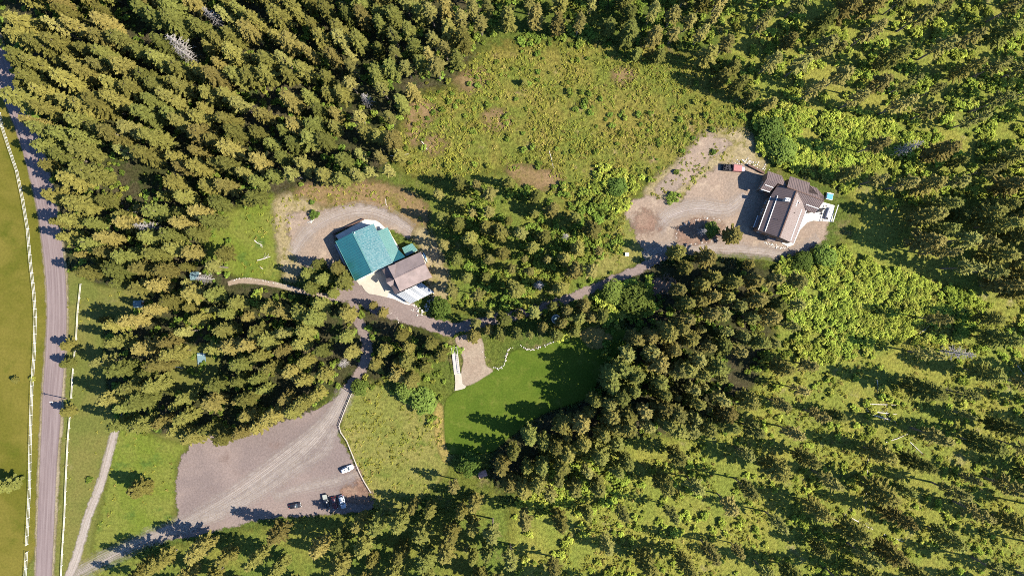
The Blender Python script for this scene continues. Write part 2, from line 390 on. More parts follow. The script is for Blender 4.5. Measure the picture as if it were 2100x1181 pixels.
zone('forest_floor', [(1290, 560), (1420, 535), (1600, 560), (1620, 700), (1500, 860), (1300, 930), (1060, 1010), (1005, 940), (1110, 850), (1205, 815), (1265, 735), (1290, 690)], 'm_floor', margin=6, cell=2.0)
zone('clearing', CLEARING, 'm_clear', margin=4, cell=1.5)
BRIGHT = [(1500, -60), (2230, -60), (2230, 1250), (1330, 1250), (1060, 1250), (1080, 960), (1250, 900), (1480, 880), (1580, 720), (1620, 540), (1720, 510), (1760, 420), (1640, 350), (1550, 330), (1540, 220)]
zone('brush_ground', BRIGHT, 'm_bright', margin=7, cell=2.5)
zone('meadow', [(-160, -60), (-60, 20), (0, 150)] + [(x + 2, y) for x, y in ROAD_L[2:]] + [(-160, 1320)], 'm_meadow', margin=2, cell=1.5, sm=1)
zone('verge', [(138, 560), (200, 585), (300, 600), (300, 650), (220, 660), (215, 760), (240, 860), (330, 890), (400, 900), (372, 940), (362, 1030), (360, 1080), (300, 1110), (150, 1180), (60, 1320), (-30, 1320), (112, 1060), (120, 930), (132, 740)], 'm_verge', margin=3, cell=1.2)
zone('verge', [(245, 880), (330, 900), (385, 915), (362, 950), (355, 1060), (300, 1095), (240, 1110), (190, 1130), (215, 1010)], 'm_green', margin=3, cell=1.2)
zone('bare_soil', [(935, 160), (985, 140), (1000, 165), (960, 190)], 'm_slope', margin=6)
zone('bare_soil', [(840, 215), (870, 205), (900, 230), (870, 260), (850, 300), (835, 270)], 'm_slope', margin=6)
zone('bare_soil', [(865, 290), (900, 275), (915, 300), (885, 320)], 'm_slope', margin=6)
zone('bare_soil', [(1255, 150), (1290, 140), (1300, 160), (1270, 172)], 'm_slope', margin=6)
zone('bare_soil', [(990, 235), (1030, 225), (1045, 255), (1005, 270)], 'm_slope', margin=6)
zone('bare_soil', [(1040, 345), (1080, 340), (1150, 360), (1140, 390), (1060, 375)], 'm_slope', margin=6)
zone('glade', [(430, 450), (500, 425), (575, 405), (580, 560), (540, 574), (480, 566), (420, 525)], 'm_green', margin=4)
zone('glade', [(330, 790), (375, 720), (430, 705), (455, 745), (430, 790), (380, 815)], 'm_verge', margin=4)
zone('rough_grass', [(722, 800), (800, 790), (880, 810), (918, 880), (925, 930), (900, 990), (830, 1045), (765, 1040), (745, 985), (705, 900), (702, 870)], 'm_rough', margin=4)
zone('rough_grass', [(1290, 430), (1320, 480), (1330, 520), (1240, 570), (1215, 540), (1255, 480)], 'm_rough', margin=4)
zone('lawn', [(913, 825), (929, 806), (955, 793), (994, 767), (1026, 754), (1042, 729), (1058, 717), (1097, 716), (1135, 700), (1167, 688), (1215, 690), (1262, 668), (1290, 690), (1262, 730), (1230, 770), (1206, 815), (1110, 850), (1035, 905), (1000, 928), (933, 931), (916, 922), (911, 873)], 'm_lawn', margin=2)
zone('dry_grass', [(893, 830), (908, 835), (910, 900), (925, 940), (908, 945), (892, 890)], 'm_straw', margin=2)
zone('dry_grass', [(1190, 680), (1225, 672), (1255, 690), (1250, 708), (1215, 715), (1198, 702)], 'm_straw', margin=2)
zone('shoulder', [(x - 3, y) for x, y in ROAD_L[1:]] + [(x + 5, y) for x, y in ROAD_R[::-1]], 'm_shoulder', margin=2)
RC = [((a[0] + b[0]) / 2, (a[1] + b[1]) / 2) for a, b in ((ROAD_L[k], ROAD_R[j]) for k, j in ((1, 1), (2, 2), (3, 3), (4, 5), (5, 6), (6, 7), (7, 8), (8, 9), (9, 10), (10, 11), (11, 12), (12, 13), (13, 15), (14, 16)))]
ribbon('road', [(-50, 30)] + RC, [42, 42, 40, 40, 40, 40, 38, 34, 32], 'm_road', over=1.2, n_across=25)
LOT = [(706, 795), (716, 806), (697, 872), (694, 895), (709, 921), (732, 956), (749, 990), (761, 1019), (760, 1045), (660, 1055), (548, 1062), (455, 1085), (404, 1098), (343, 1106), (300, 1112), (292, 1104), (330, 1085), (366, 1071), (362, 1036), (362, 990), (369, 944), (386, 921), (401, 898), (480, 890), (560, 870), (620, 850), (663, 832), (690, 815)]
zone('gravel_lot', LOT, 'm_gravel', margin=2)
zone('bare_soil', [(700, 1005), (740, 990), (760, 1010), (758, 1030), (715, 1028)], 'm_soil', margin=3)
zone('bare_soil', [(735, 965), (744, 985), (756, 1008), (750, 1010), (735, 990), (728, 968)], 'm_soil', margin=2)
ribbon('wheel_tracks', [(150, 1180), (225, 1140), (300, 1105), (372, 1075), (450, 1032), (530, 978), (600, 926), (650, 885), (690, 840), (711, 800)], [20, 20, 20, 22, 26, 22, 18], 'm_track', over=2.5, n_across=25)
ribbon('wheel_tracks', [(300, 1108), (400, 1070), (490, 1025), (570, 970), (640, 910), (685, 850), (711, 800)], [10, 16, 20, 16], 'm_track', over=2.5, n_across=17)
ribbon('wheel_tracks', [(345, 1095), (440, 1060), (540, 1008), (610, 960), (660, 930), (690, 880)], [8, 14, 10], 'm_track', over=2.5, n_across=17)
ribbon('wheel_tracks', [(560, 1020), (620, 1000), (690, 985), (735, 970)], [8, 12, 8], 'm_track', over=2.5, n_across=13)
ribbon('driveway', [(255, 850), (239, 877), (226, 922), (206, 993), (181, 1058), (158, 1139), (135, 1200)], [13, 16, 17, 17], 'm_drive', over=1.2, n_across=13)
ribbon('lane', [(711, 800), (735, 768), (752, 735), (752, 700), (735, 655), (720, 615)], [20, 19, 18], 'm_gravel', over=1.4)
# yard of the green-roofed house
zone('dirt_slope', [(585, 408), (640, 374), (700, 380), (765, 372), (850, 398), (880, 435), (868, 470), (840, 480), (790, 438), (740, 426), (660, 432), (600, 425)], 'm_slope', margin=4)
zone('dry_grass', [(562, 410), (600, 398), (650, 420), (690, 430), (640, 470), (632, 520), (605, 575), (578, 566), (566, 480)], 'm_drygrass', margin=3)
zone('yard', [(590, 440), (640, 436), (700, 424), (750, 420), (800, 436), (846, 468), (838, 486), (800, 470), (700, 470), (690, 500), (715, 560), (660, 545), (620, 545), (598, 500)], 'm_yard', margin=2)
zone('yard', [(668, 606), (695, 590), (733, 575), (780, 590), (845, 618), (864, 645), (929, 662), (927, 690), (877, 676), (813, 657), (762, 640), (721, 616), (687, 618)], 'm_gravel', margin=2)
ribbon('lane', [(920, 675), (960, 668), (1010, 655), (1080, 640), (1140, 622), (1185, 604), (1240, 582), (1290, 562), (1330, 540), (1375, 515)], [22, 20, 17, 18, 20], 'm_gravel', over=1.4)
zone('bare_bank', [(846, 475), (880, 470), (905, 520), (925, 590), (900, 625), (880, 600), (868, 530)], 'm_drygrass', margin=3)
ribbon('wheel_tracks', [(600, 520), (625, 482), (660, 455), (700, 438), (745, 430), (795, 443), (845, 474)], [16, 20, 22, 18], 'm_track', over=1.5, n_across=17)
ribbon('footpath', [(468, 582), (490, 576), (515, 576), (545, 580), (580, 587), (620, 598), (680, 608)], [9, 11, 10, 9], 'm_path', over=0.8)
# yard of the brown-roofed house
zone('bare_bank', [(1385, 335), (1440, 272), (1500, 264), (1542, 278), (1570, 345), (1480, 345), (1430, 380), (1390, 420), (1320, 412), (1340, 365)], 'm_drygrass', margin=3)
zone('bare_bank', [(1385, 345), (1440, 280), (1475, 282), (1500, 295), (1455, 330), (1425, 360), (1395, 385), (1350, 400), (1345, 385)], 'm_yard', margin=2)
zone('yard', [(1284, 421), (1326, 403), (1391, 415), (1407, 397), (1431, 373), (1467, 344), (1483, 337), (1522, 337), (1570, 360), (1600, 420), (1640, 450), (1690, 448), (1695, 473), (1690, 493), (1654, 512), (1601, 531), (1562, 522), (1483, 520), (1417, 520), (1365, 515), (1330, 522), (1310, 500), (1299, 468), (1284, 440)], 'm_yard', margin=2)
ribbon('wheel_tracks', [(1345, 470), (1375, 440), (1430, 425), (1490, 430), (1530, 400)], [20, 26, 20], 'm_track', over=1.5, n_across=17)
ribbon('wheel_tracks', [(1320, 528), (1380, 505), (1460, 508), (1560, 515), (1620, 522), (1680, 490)], [16, 18, 16], 'm_track', over=1.5, n_across=17)
zone('bare_soil', [(1306, 438), (1330, 430), (1350, 455), (1352, 468), (1322, 478), (1300, 470)], 'm_soil', margin=2.5)
zone('planting_bed', [(1390, 497), (1385, 480), (1400, 462), (1425, 452), (1460, 450), (1484, 460), (1486, 478), (1466, 492), (1430, 500)], 'm_soil', margin=1)
zone('footpath', [(934, 692), (985, 690), (994, 738), (1000, 752), (1010, 762), (955, 792), (946, 765), (950, 735)], 'm_path', margin=1.5)

# ------------------------------------------------------------------ plants: prototypes
def spray(m, p, d, side, l, w, droop):
    """one flat diamond-shaped spray of needles or leaves"""
    a = p; b = p + d * l * 0.45 + side * w * 0.5; c = p + d * l + Vector((0, 0, -droop * l)); e = p + d * l * 0.45 - side * w * 0.5
    m.add([a, b, c, e], [(0, 1, 2, 3)])
def conifer(seed, h=20.0, r=3.2, base=0.12, nb=110, fill=0.2, size=1.0, droop=0.18, shape=0.8, gap=0.0):
    q = random.Random(seed); m = MB(); br = MB()
    bend = (q.uniform(-.3, .3), q.uniform(-.3, .3))
    ax = lambda z: Vector((bend[0] * (z / h) ** 2, bend[1] * (z / h) ** 2, z))
    lop = [q.uniform(0.75, 1.2) for _ in range(7)]
    for i in range(nb):
        t = ((i + q.random()) / nb) ** 0.92
        z = h * (base + (1 - base) * 0.985 * t)
        a = i * 2.39996 + q.uniform(-.35, .35)
        if gap and mnoise.noise((math.cos(a) * 1.3 + seed, math.sin(a) * 1.3, z * 0.35)) < gap - 0.5: continue
        prof = (1 - t) ** shape * min(1.0, 0.55 + 2.2 * t)
        L = r * max(prof, 0.07) * q.uniform(0.58, 1.22) * lop[int((a % 6.283) / 6.284 * 7)]
        rise = -0.25 + 0.75 * t + q.uniform(-.15, .15)
        roll = q.uniform(-.35, .35); hd = Vector((math.cos(a), math.sin(a), 0)); side = Vector((-math.sin(a), math.cos(a), 0))
        n = max(2, int(L / (0.42 * size)))
        o = ax(z)
        for k in range(n):
            u = fill + (1 - fill) * (k + 0.6) / n
            p = o + hd * L * u + Vector((0, 0, L * (rise * u - droop * u * u)))
            w = (1 - 0.45 * u) * 0.5 + 0.5
            for sgn in (-1, 1):
                ang = q.uniform(0.45, 1.0) * sgn
                d = (hd * math.cos(ang) + side * math.sin(ang) + Vector((0, 0, q.uniform(-.2, .12)))).normalized()
                s2 = Vector((0, 0, 1)).cross(d).normalized()
                s2 = (s2 + Vector((0, 0, roll + q.uniform(-.3, .3)))).normalized()
                spray(m, p, d, s2, size * w * q.uniform(0.7, 1.15), size * w * q.uniform(0.5, 0.75), 0.22)
            d = (hd + Vector((q.uniform(-.3, .3), q.uniform(-.3, .3), q.uniform(-.1, .5)))).normalized()
            s2 = (side + Vector((0, 0, q.uniform(-.5, .5)))).normalized()
            spray(m, p + Vector((0, 0, 0.1)), d, s2, size * q.uniform(0.7, 1.1), size * q.uniform(0.45, 0.7), 0.15)
    t = MB(); zz = [0, 0.25, 0.5, 0.75, 1.0]
    t.tube([ax(h * f * 0.97) for f in zz], [0.28 * h / 20 * (1 - 0.9 * f) + 0.02 for f in zz], 6)
    for i in range(10):          # dry stubs under the crown
        z = h * q.uniform(0.1, base + 0.12); a = q.uniform(0, 6.28); L = q.uniform(0.6, 1.5)
        t.tube([ax(z), ax(z) + Vector((math.cos(a) * L, math.sin(a) * L, -0.1 * L))], [0.045, 0.015], 3, False)
    return m.mesh('crown', 'm_fir'), t.mesh('trunk', 'm_trunk')
def snag(seed, h=18.0):
    q = random.Random(seed); t = MB(); zz = [0, 0.3, 0.6, 1.0]
    t.tube([(0, 0, h * f) for f in zz], [0.2 * (1 - 0.9 * f) + 0.02 for f in zz], 6)
    b = MB()
    for i in range(75):
        f = 0.22 + 0.76 * (i + q.random()) / 75; z = h * f; a = i * 2.4 + q.uniform(-.4, .4); L = 2.5 * (1 - f) ** 0.6 * q.uniform(0.6, 1.1) + 0.25
        o = Vector((0, 0, z)); e = o + Vector((math.cos(a), math.sin(a), 0)) * L + Vector((0, 0, q.uniform(-.35, .2) * L))
        b.tube([o, (o + e) / 2 + Vector((0, 0, 0.12 * L)), e], [0.07, 0.055, 0.025], 3, False)
        for _ in range(3):
            u = q.uniform(0.35, 0.95); p = o.lerp(e, u) + Vector((0, 0, 0.1)); aa = a + q.uniform(-1, 1)
            b.tube([p, p + Vector((math.cos(aa), math.sin(aa), q.uniform(-.3, .3))) * L * 0.3], [0.04, 0.02], 3, False)
    return b.mesh('branches', 'm_dead'), t.mesh('trunk', 'm_dead')
def leafy(seed, h, r, n, leaf, mat, trunk=True, clumps=14, flat=0.75):
    """broadleaf crown: clumps of leaf faces round a core"""
    q = random.Random(seed); m = MB(); cs = []
    for i in range(clumps):
        a = i * 2.4; u = math.sqrt((i + 0.5) / clumps); 
        zc = h * (0.36 + 0.42 * math.sqrt(max(0, 1 - u * u)) * q.uniform(0.7, 1.15))
        cs.append((Vector((math.cos(a) * r * u * 0.8 * q.uniform(.75, 1.3), math.sin(a) * r * u * 0.8 * q.uniform(.75, 1.3), zc)), r * q.uniform(0.2, 0.46)))
    for i in range(n):
        c, cr = cs[i % clumps]
        d = Vector((q.gauss(0, 1), q.gauss(0, 1), q.gauss(0.25, 1) * flat)).normalized()
        p = c + d * cr * q.uniform(0.6, 1.08)
        if p.z < 0.05: p.z = q.uniform(0.05, 0.3)
        nr = (d + Vector((q.gauss(0, .45), q.gauss(0, .45), 1.0 + q.gauss(0, .3)))).normalized()
        x = nr.orthogonal().normalized(); x = (x + nr.cross(x) * q.uniform(-2, 2)).normalized(); y = nr.cross(x)
        l = leaf * q.uniform(0.65, 1.3)
        m.add([p - x * l / 2, p + y * l * 0.34, p + x * l / 2 - nr * l * 0.15, p - y * l * 0.34], [(0, 1, 2, 3)])
    t = None
    if trunk:
        t = MB(); t.tube([(0, 0, 0), (0.05, 0, h * 0.3), (0.1, 0.05, h * 0.6)], [0.22, 0.16, 0.07], 6)
        for i in range(5):
            a = i * 1.3; t.tube([(0, 0, h * (0.2 + 0.05 * i)), (math.cos(a) * r * 0.55, math.sin(a) * r * 0.55, h * 0.55)], [0.09, 0.03], 4, False)
        t = t.mesh('trunk', 'm_trunk')
    return m.mesh('crown' if trunk else 'foliage', mat), t

PROTO = {'fir': [], 'pine': [], 'snag': [], 'leafy': []}
for k in range(7):
    PROTO['fir'].append(conifer(100 + k, 20, 2.9 + 0.28 * (k % 4), 0.10 + 0.05 * (k % 4), 96, 0.25, 1.08, 0.16 + 0.03 * (k % 3), 0.38 + 0.06 * (k % 3)))
for k in range(7):
    c, t = conifer(200 + k, 20, 2.3 + 0.22 * (k % 4), 0.30 + 0.07 * (k % 4), 72, 0.3, 1.05, 0.22, 0.52, gap=0.25 + 0.06 * (k % 3))
    c.materials.clear(); c.materials.append(MATS['m_pine']); PROTO['pine'].append((c, t))
for k in range(3): PROTO['snag'].append(snag(300 + k))
for k in range(3): PROTO['leafy'].append(leafy(400 + k, 8, 4.0, 2200, 0.75, 'm_decid', True, 22))

# ------------------------------------------------------------------ where the trees stand
# stand: phrase, crown outline in photo pixels, spacing px, heights m, shares (fir, pine, snag)
STANDS = [
 ('in the forest by the upper road bend', [(0, -60), (130, -60), (140, 120), (175, 300), (230, 420), (132, 430), (104, 350), (98, 300), (52, 235), (40, 190), (44, 150), (18, 80)], 34, (19, 26), (.96, .02, .02)),
 ('in the forest near the top left corner', [(130, -60), (360, -60), (380, 180), (300, 330), (175, 300), (140, 120)], 34, (17, 25), (.93, .04, .03)),
 ('in the upper forest left of the clearing', [(360, -60), (640, -60), (650, 160), (560, 260), (380, 180)], 35, (16, 23), (.9, .06, .04)),
 ('in the dark forest at the clearing\'s upper left', [(640, -60), (860, -60), (960, 60), (940, 150), (830, 215), (650, 160)], 33, (15, 22), (.6, .36, .04)),
 ('between dirt slope and clearing', [(560, 260), (650, 160), (830, 215), (815, 300), (840, 345), (760, 372), (640, 370), (560, 400)], 32, (13, 20), (.75, .2, .05)),
 ('in the forest left of the dirt slope', [(300, 330), (380, 180), (560, 260), (560, 400), (480, 420), (430, 460), (330, 430)], 34, (15, 22), (.93, .03, .04)),
 ('in the forest above the pale-roofed shed', [(110, 430), (230, 420), (330, 430), (430, 460), (430, 520), (340, 590), (290, 600), (225, 570), (175, 558), (152, 535), (142, 490)], 33, (15, 22), (.97, .01, .02)),
 ('around the glade left of the dirt yard', [(430, 500), (470, 520), (480, 570), (420, 600), (340, 590)], 36, (13, 19), (.9, .05, .05)),
 ('in the forest below the stone-edged footpath', [(300, 610), (420, 600), (480, 588), (600, 605), (690, 620), (730, 650), (740, 740), (690, 770), (560, 760), (470, 745), (430, 700), (330, 690)], 34, (14, 20), (.96, .01, .03)),
 ('at the forest edge facing the verge', [(235, 650), (300, 630), (330, 690), (375, 700), (360, 760), (330, 800), (330, 880), (260, 880), (228, 850), (225, 800), (215, 740), (222, 690)], 35, (16, 23), (.98, .01, .01)),
 ('in the forest just above the gravel lot', [(330, 830), (390, 810), (450, 780), (560, 770), (690, 775), (700, 790), (620, 838), (560, 858), (500, 890), (412, 905), (330, 885)], 33, (14, 20), (.97, .01, .02)),
 ('between lane and lawn below the green-roofed house', [(765, 700), (810, 665), (880, 690), (915, 700), (905, 760), (850, 790), (770, 770)], 32, (12, 18), (.85, .1, .05)),
 ('by the yard corner left of the green roof', [(640, 540), (675, 535), (695, 560), (700, 590), (640, 605), (600, 590)], 30, (11, 15), (.9, .07, .03)),
 ('in the grove between the two houses', [(900, 400), (950, 372), (1130, 375), (1180, 430), (1250, 500), (1220, 570), (1130, 600), (1010, 620), (925, 600), (890, 520)], 37, (12, 19), (.5, .46, .04)),
 ('on the bank above the lawn', [(960, 650), (1010, 640), (1110, 630), (1190, 622), (1235, 640), (1240, 660), (1150, 690), (1040, 705), (975, 700)], 27, (11, 16), (.85, .12, .03)),
 ('at the top edge of the clearing', [(960, -60), (1480, -60), (1480, 60), (1400, 85), (1300, 70), (1150, 60), (1000, 70), (940, 60)], 38, (14, 21), (.35, .6, .05)),
 ('in the stand at the clearing\'s right corner', [(1400, 85), (1480, 60), (1560, 160), (1620, 215), (1520, 215), (1460, 170)], 42, (14, 19), (.6, .36, .04)),
 ('in the pine wood above the brown-roofed house', [(1480, -60), (1790, -60), (1800, 210), (1620, 215), (1480, 60)], 54, (18, 25), (.25, .82, .06)),
 ('in the pine wood at the top right corner', [(1790, -60), (2230, -60), (2230, 230), (1990, 250), (1800, 210)], 58, (18, 25), (.3, .79, .06)),
 ('on the slope right of the brown-roofed house', [(1740, 300), (1850, 280), (2000, 320), (2230, 300), (2230, 400), (1960, 400), (1830, 380), (1730, 390)], 50, (16, 23), (.55, .4, .05)),
 ('in the dark stand at the right edge', [(1890, 420), (1980, 405), (2230, 410), (2230, 610), (2080, 600), (1960, 560), (1900, 520)], 38, (18, 25), (.75, .22, .03)),
 ('below the yard of the brown-roofed house', [(1370, 545), (1450, 525), (1560, 545), (1640, 560), (1640, 640), (1600, 720), (1480, 720), (1400, 640)], 33, (15, 21), (.6, .46, .04)),
 ('in the wood right of the lawn', [(1290, 690), (1400, 640), (1480, 720), (1500, 880), (1380, 880), (1250, 880), (1200, 850), (1230, 790), (1280, 730)], 28, (18, 25), (.7, .34, .04)),
 ('in the wood below the lawn', [(1050, 890), (1200, 850), (1250, 880), (1300, 960), (1200, 1010), (1060, 1010), (1010, 970)], 32, (16, 22), (.75, .26, .04)),
 ('in the open wood at the bottom edge', [(1010, 1010), (1200, 1010), (1300, 960), (1380, 880), (1500, 880), (1620, 980), (1640, 1260), (1000, 1260)], 64, (18, 24), (.4, .59, .06)),
 ('in the open wood below the bright brush', [(1500, 720), (1600, 720), (1700, 760), (1760, 880), (1700, 1000), (1620, 980), (1500, 880)], 58, (17, 23), (.3, .74, .06)),
 ('in the open wood at the bottom right corner', [(1700, 1000), (1760, 900), (1900, 880), (2230, 870), (2230, 1260), (1640, 1260), (1620, 980)], 68, (20, 26), (.4, .69, .06)),
 ('in the open wood at the right edge', [(1890, 660), (2000, 620), (2230, 620), (2230, 870), (1900, 880), (1850, 780)], 72, (20, 26), (.4, .74, .06)),
 ('in the belt of trees below the gravel lot', [(290, 1150), (420, 1120), (560, 1085), (700, 1062), (800, 1060), (900, 1080), (1010, 1040), (1000, 1260), (180, 1260), (210, 1190)], 46, (16, 22), (.95, .03, .02)),
 ('at the rough grass below the lawn', [(830, 1040), (900, 1000), (990, 985), (1010, 1040), (900, 1080)], 40, (13, 17), (.8, .17, .03)),
 ('left of the road at the top corner', [(-150, -60), (-20, -60), (-60, 60), (-150, 60)], 40, (15, 20), (1, 0, 0)),
]
NO_BASE = [LOT, [(570, 400), (660, 372), (860, 395), (900, 460), (930, 560), (900, 640), (860, 650), (700, 600), (690, 500), (590, 560)],
           [(1284, 400), (1480, 330), (1600, 340), (1720, 380), (1750, 460), (1690, 500), (1600, 535), (1330, 525)],
           [(900, 830), (930, 700), (1000, 745), (1060, 712), (1170, 685), (1225, 700), (1200, 800), (1110, 845), (1030, 900), (915, 930)],
           [(655, 600), (740, 575), (860, 620), (935, 660), (925, 690), (760, 645)],
           [(1000, 100), (1400, 105), (1520, 240), (1400, 330), (1280, 410), (1130, 345), (850, 350), (835, 230)]]
LANES = [[(711, 800), (752, 735), (752, 700), (735, 655)], [(1180, 606), (1330, 540)], [(468, 582), (545, 580), (620, 598)], [(150, 1180), (300, 1105)], [(239, 877), (206, 993)], [(340, 800), (400, 790), (460, 745)]]
HOUSES = [[(680, 480), (745, 445), (800, 450), (850, 520), (885, 560), (905, 600), (850, 630), (790, 600), (740, 585), (700, 580)],
          [(1560, 350), (1700, 390), (1715, 420), (1680, 450), (1640, 500), (1620, 525), (1540, 490), (1530, 400)]]
def near_line(p, L, d):
    for a, b in zip(L[:-1], L[1:]):
        ax, ay = a; bx, by = b; dx, dy = bx - ax, by - ay
        t = max(0, min(1, ((p[0] - ax) * dx + (p[1] - ay) * dy) / (dx * dx + dy * dy)))
        if math.hypot(p[0] - ax - dx * t, p[1] - ay - dy * t) < d: return True
    return False
def inside(p, poly): return bool(in_poly(np.array([p], float), poly)[0])
def base_of(p, h, f=0.55):
    k = 1 - f * h / H
    return (CX + (p[0] - CX) * k, CY + (p[1] - CY) * k)

TREES = []     # dicts: kind, base px, height, phrase, own label
def plant(kind, base, h, phrase=None, label=None, fat=1.0):
    TREES.append(dict(kind=kind, b=base, h=h, phrase=phrase, label=label, fat=fat, var=rnd.randrange(100), rot=rnd.uniform(0, 6.28)))
# trees that stand out by themselves
SINGLES = [
 ('fir', (1243, 838), 22, 'tall fir at the lawn side, third from the top along its right shade', 1.0),
 ('fir', (1262, 800), 23, 'tall fir at the lawn side, second from the top along its right shade', 1.0),
 ('fir', (1290, 762), 22, 'tall fir at the lawn side, topmost along its right shade', 1.0),
 ('fir', (1228, 874), 21, 'tall fir at the lawn side, fourth from the top along its right shade', 0.95),
 ('fir', (1190, 893), 21, 'tall narrow fir standing free in the shade below the lawn', 0.85),
 ('fir', (1112, 893), 17, 'sunlit fir alone in the shade at the lawn\'s lower edge', 0.95),
 ('fir', (1335, 735), 22, 'tall fir right of the shaded fir at the lawn\'s right end', 1.0),
 ('fir', (160, 706), 9, 'upper of two small firs right beside the gravel road', 1.25),
 ('fir', (157, 743), 9, 'lower of two small firs right beside the gravel road', 1.25),
 ('fir', (158, 838), 8.5, 'small fir next to the utility pole', 1.3),
 ('fir', (307, 990), 13, 'lone round fir between the driveway and the gravel lot', 1.55),
 ('fir', (40, 985), 13, 'big fir on the meadow at the left edge of the photo', 1.6),
 ('fir', (1487, 485), 15, 'fir at the right tip of the stone-ringed planting bed', 1.2),
 ('snag', (1432, 478), 10, 'small grey leafless tree in the stone-ringed planting bed', 1.2),
 ('fir', (1320, 685), 20, 'fir at the right end of the lawn, standing in deep shade', 1.0),
 ('snag', (395, 112), 19, 'pale grey dead tree standing tall in the upper left forest', 1.5),
 ('snag', (405, 130), 17, 'second pale grey dead tree in the upper left forest', 1.3),
 ('snag', (759, 215), 13, 'grey dead tree between the left forest and the clearing', 1.3),
 ('snag', (1158, 487), 9, 'white dead tree in the grove between the two houses', 1.1),
 ('snag', (1925, 718), 20, 'grey dead pine leaning over its own shadow on the right', 1.2),
 ('snag', (712, 742), 11, 'grey dead tree beside the shaded lane', 1.2),
 ('fir', (1375, 520), 17, 'grey-green fir casting its shadow across the lane', 1.1),
 ('fir', (1435, 530), 18, 'fir directly below the planting bed by the yard edge', 1.1),
 ('fir', (1300, 120), 10, 'small fir in the upper right part of the clearing', 1.1),
 ('fir', (1075, 172), 4, 'small dark fir in the middle of the clearing', 1.4),
 ('fir', (1345, 125), 11, 'fir at the top right of the clearing with its shadow beside it', 1.2),
 ('fir', (1490, 150), 12, 'dark green fir standing out at the right corner of the clearing', 1.3),
 ('fir', (1240, 72), 14, 'broad fir at the middle of the clearing\'s top edge', 1.1),
 ('fir', (700, 552), 12, 'bright fir against the left side of the green roof', 1.2),
 ('fir', (716, 577), 11, 'round fir at the lower corner of the green roof', 1.5),
 ('fir', (672, 572), 12, 'fir between the dirt yard and the green roof', 1.3),
 ('fir', (648, 590), 12, 'fir where the footpath meets the dirt yard', 1.2),
 ('fir', (690, 600), 9, 'small fir beside the lane below the green roof', 1.2),
 ('fir', (1860, 500), 22, 'wide fir right of the house with sunlit rim', 1.15),
 ('fir', (1868, 388), 20, 'fir on the slope nearest the brown-roofed house', 1.1),
 ('fir', (2000, 690), 23, 'fir with a long dark shadow on the bright brush', 1.0),
 ('fir', (1990, 650), 17, 'smaller fir above the long dark shadow at the right', 0.9),
 ('fir', (790, 640), 8, 'small fir beside the lane below the brown shingle roof', 1.2),
 ('fir', (770, 625), 8, 'small fir at the edge of the drive under the concrete apron', 1.0),
 ('fir', (225, 655), 7, 'small olive fir on the verge in front of the forest', 1.2),
 ('fir', (37, 778), 3, 'tiny lone shrubby fir on the meadow left of the fence', 1.6),
 ('leafy', (905, 632), 6, 'rounded bright green tree beside the grey porch roof', 1.25),
 ('leafy', (868, 815), 8, 'dark green leafy tree at the left edge of the lawn', 1.3),
 ('leafy', (838, 795), 7, 'dark green leafy tree under the firs left of the lawn', 1.2),
 ('leafy', (965, 945), 7, 'round leafy tree at the bottom tip of the lawn', 1.2),
 ('leafy', (1300, 615), 7, 'wide green leafy tree right of the lane bend', 1.5),
 ('leafy', (1255, 600), 6, 'lower green leafy tree left of the lane bend', 1.3),
 ('leafy', (740, 792), 5, 'small leafy tree where the lane enters the gravel lot', 1.0),
 ('leafy', (1455, 472), 4, 'low green leafy tree in the stone-ringed planting bed', 1.1),
 ('leafy', (1640, 535), 5, 'bright green leafy tree below the right end of the yard', 1.3),
 ('leafy', (1685, 525), 6, 'second bright green leafy tree below the right end of the yard', 1.3),
 ('leafy', (1575, 270), 6, 'bright green leafy tree beside the bare bank', 1.4),
 ('leafy', (1600, 310), 6, 'bright green leafy tree behind the dark red wall', 1.4),
 ('leafy', (1265, 385), 4, 'bright green leafy bush where the clearing meets the yard', 1.3),
]
for k, b, h, lab, fat in SINGLES: plant(k, b, h, None, lab, fat)
cells = {}
def free(b, d):
    cx, cy = int(b[0] // 40), int(b[1] // 40)
    for i in (-2, -1, 0, 1, 2):
        for j in (-2, -1, 0, 1, 2):
            for o in cells.get((cx + i, cy + j), ()):
                if math.hypot(o[0] - b[0], o[1] - b[1]) < d: return False
    return True
for t in TREES: cells.setdefault((int(t['b'][0] // 40), int(t['b'][1] // 40)), []).append(t['b'])
ROADP = ROAD_L + ROAD_R[::-1]
for phrase, poly, sp, hr, sh in STANDS:
    P = np.array(poly, float); lo, hi = P.min(0), P.max(0)
    area = abs(((P[:, 0] * np.roll(P[:, 1], -1)) - (P[:, 1] * np.roll(P[:, 0], -1))).sum()) / 2
    for _ in range(int(area / sp / sp * 14)):
        p = (rnd.uniform(lo[0], hi[0]), rnd.uniform(lo[1], hi[1]))
        if not inside(p, poly): continue
        if mnoise.noise((p[0] * 0.017, p[1] * 0.017, 9.3)) < -0.34: continue
        u = rnd.random()
        h = hr[0] + (hr[1] - hr[0]) * (0.65 * mnoise.noise((p[0] * 0.012, p[1] * 0.012, 3.1)) * 0.5 + 0.15 + 0.7 * rnd.random())
        kind = 'fir' if u < sh[0] else 'pine' if u < sh[0] + sh[1] * (1 if sh[1] < .3 else 1.04) or rnd.random() < .72 else 'snag'
        if rnd.random() < 0.10: h *= 0.62
        b = base_of(p, h)
        if not free(b, sp * rnd.uniform(0.72, 1.05)): continue
        if any(inside(b, z) for z in NO_BASE) or inside(b, ROADP): continue
        top = base_of(b, -h, 1.0)
        if any(inside(q, z) for z in HOUSES for q in (b, p, top)): continue
        if any(near_line(b, L, 5) for L in LANES): continue
        plant(kind, b, h, phrase, None, rnd.uniform(0.88, 1.14))
        cells.setdefault((int(b[0] // 40), int(b[1] // 40)), []).append(b)

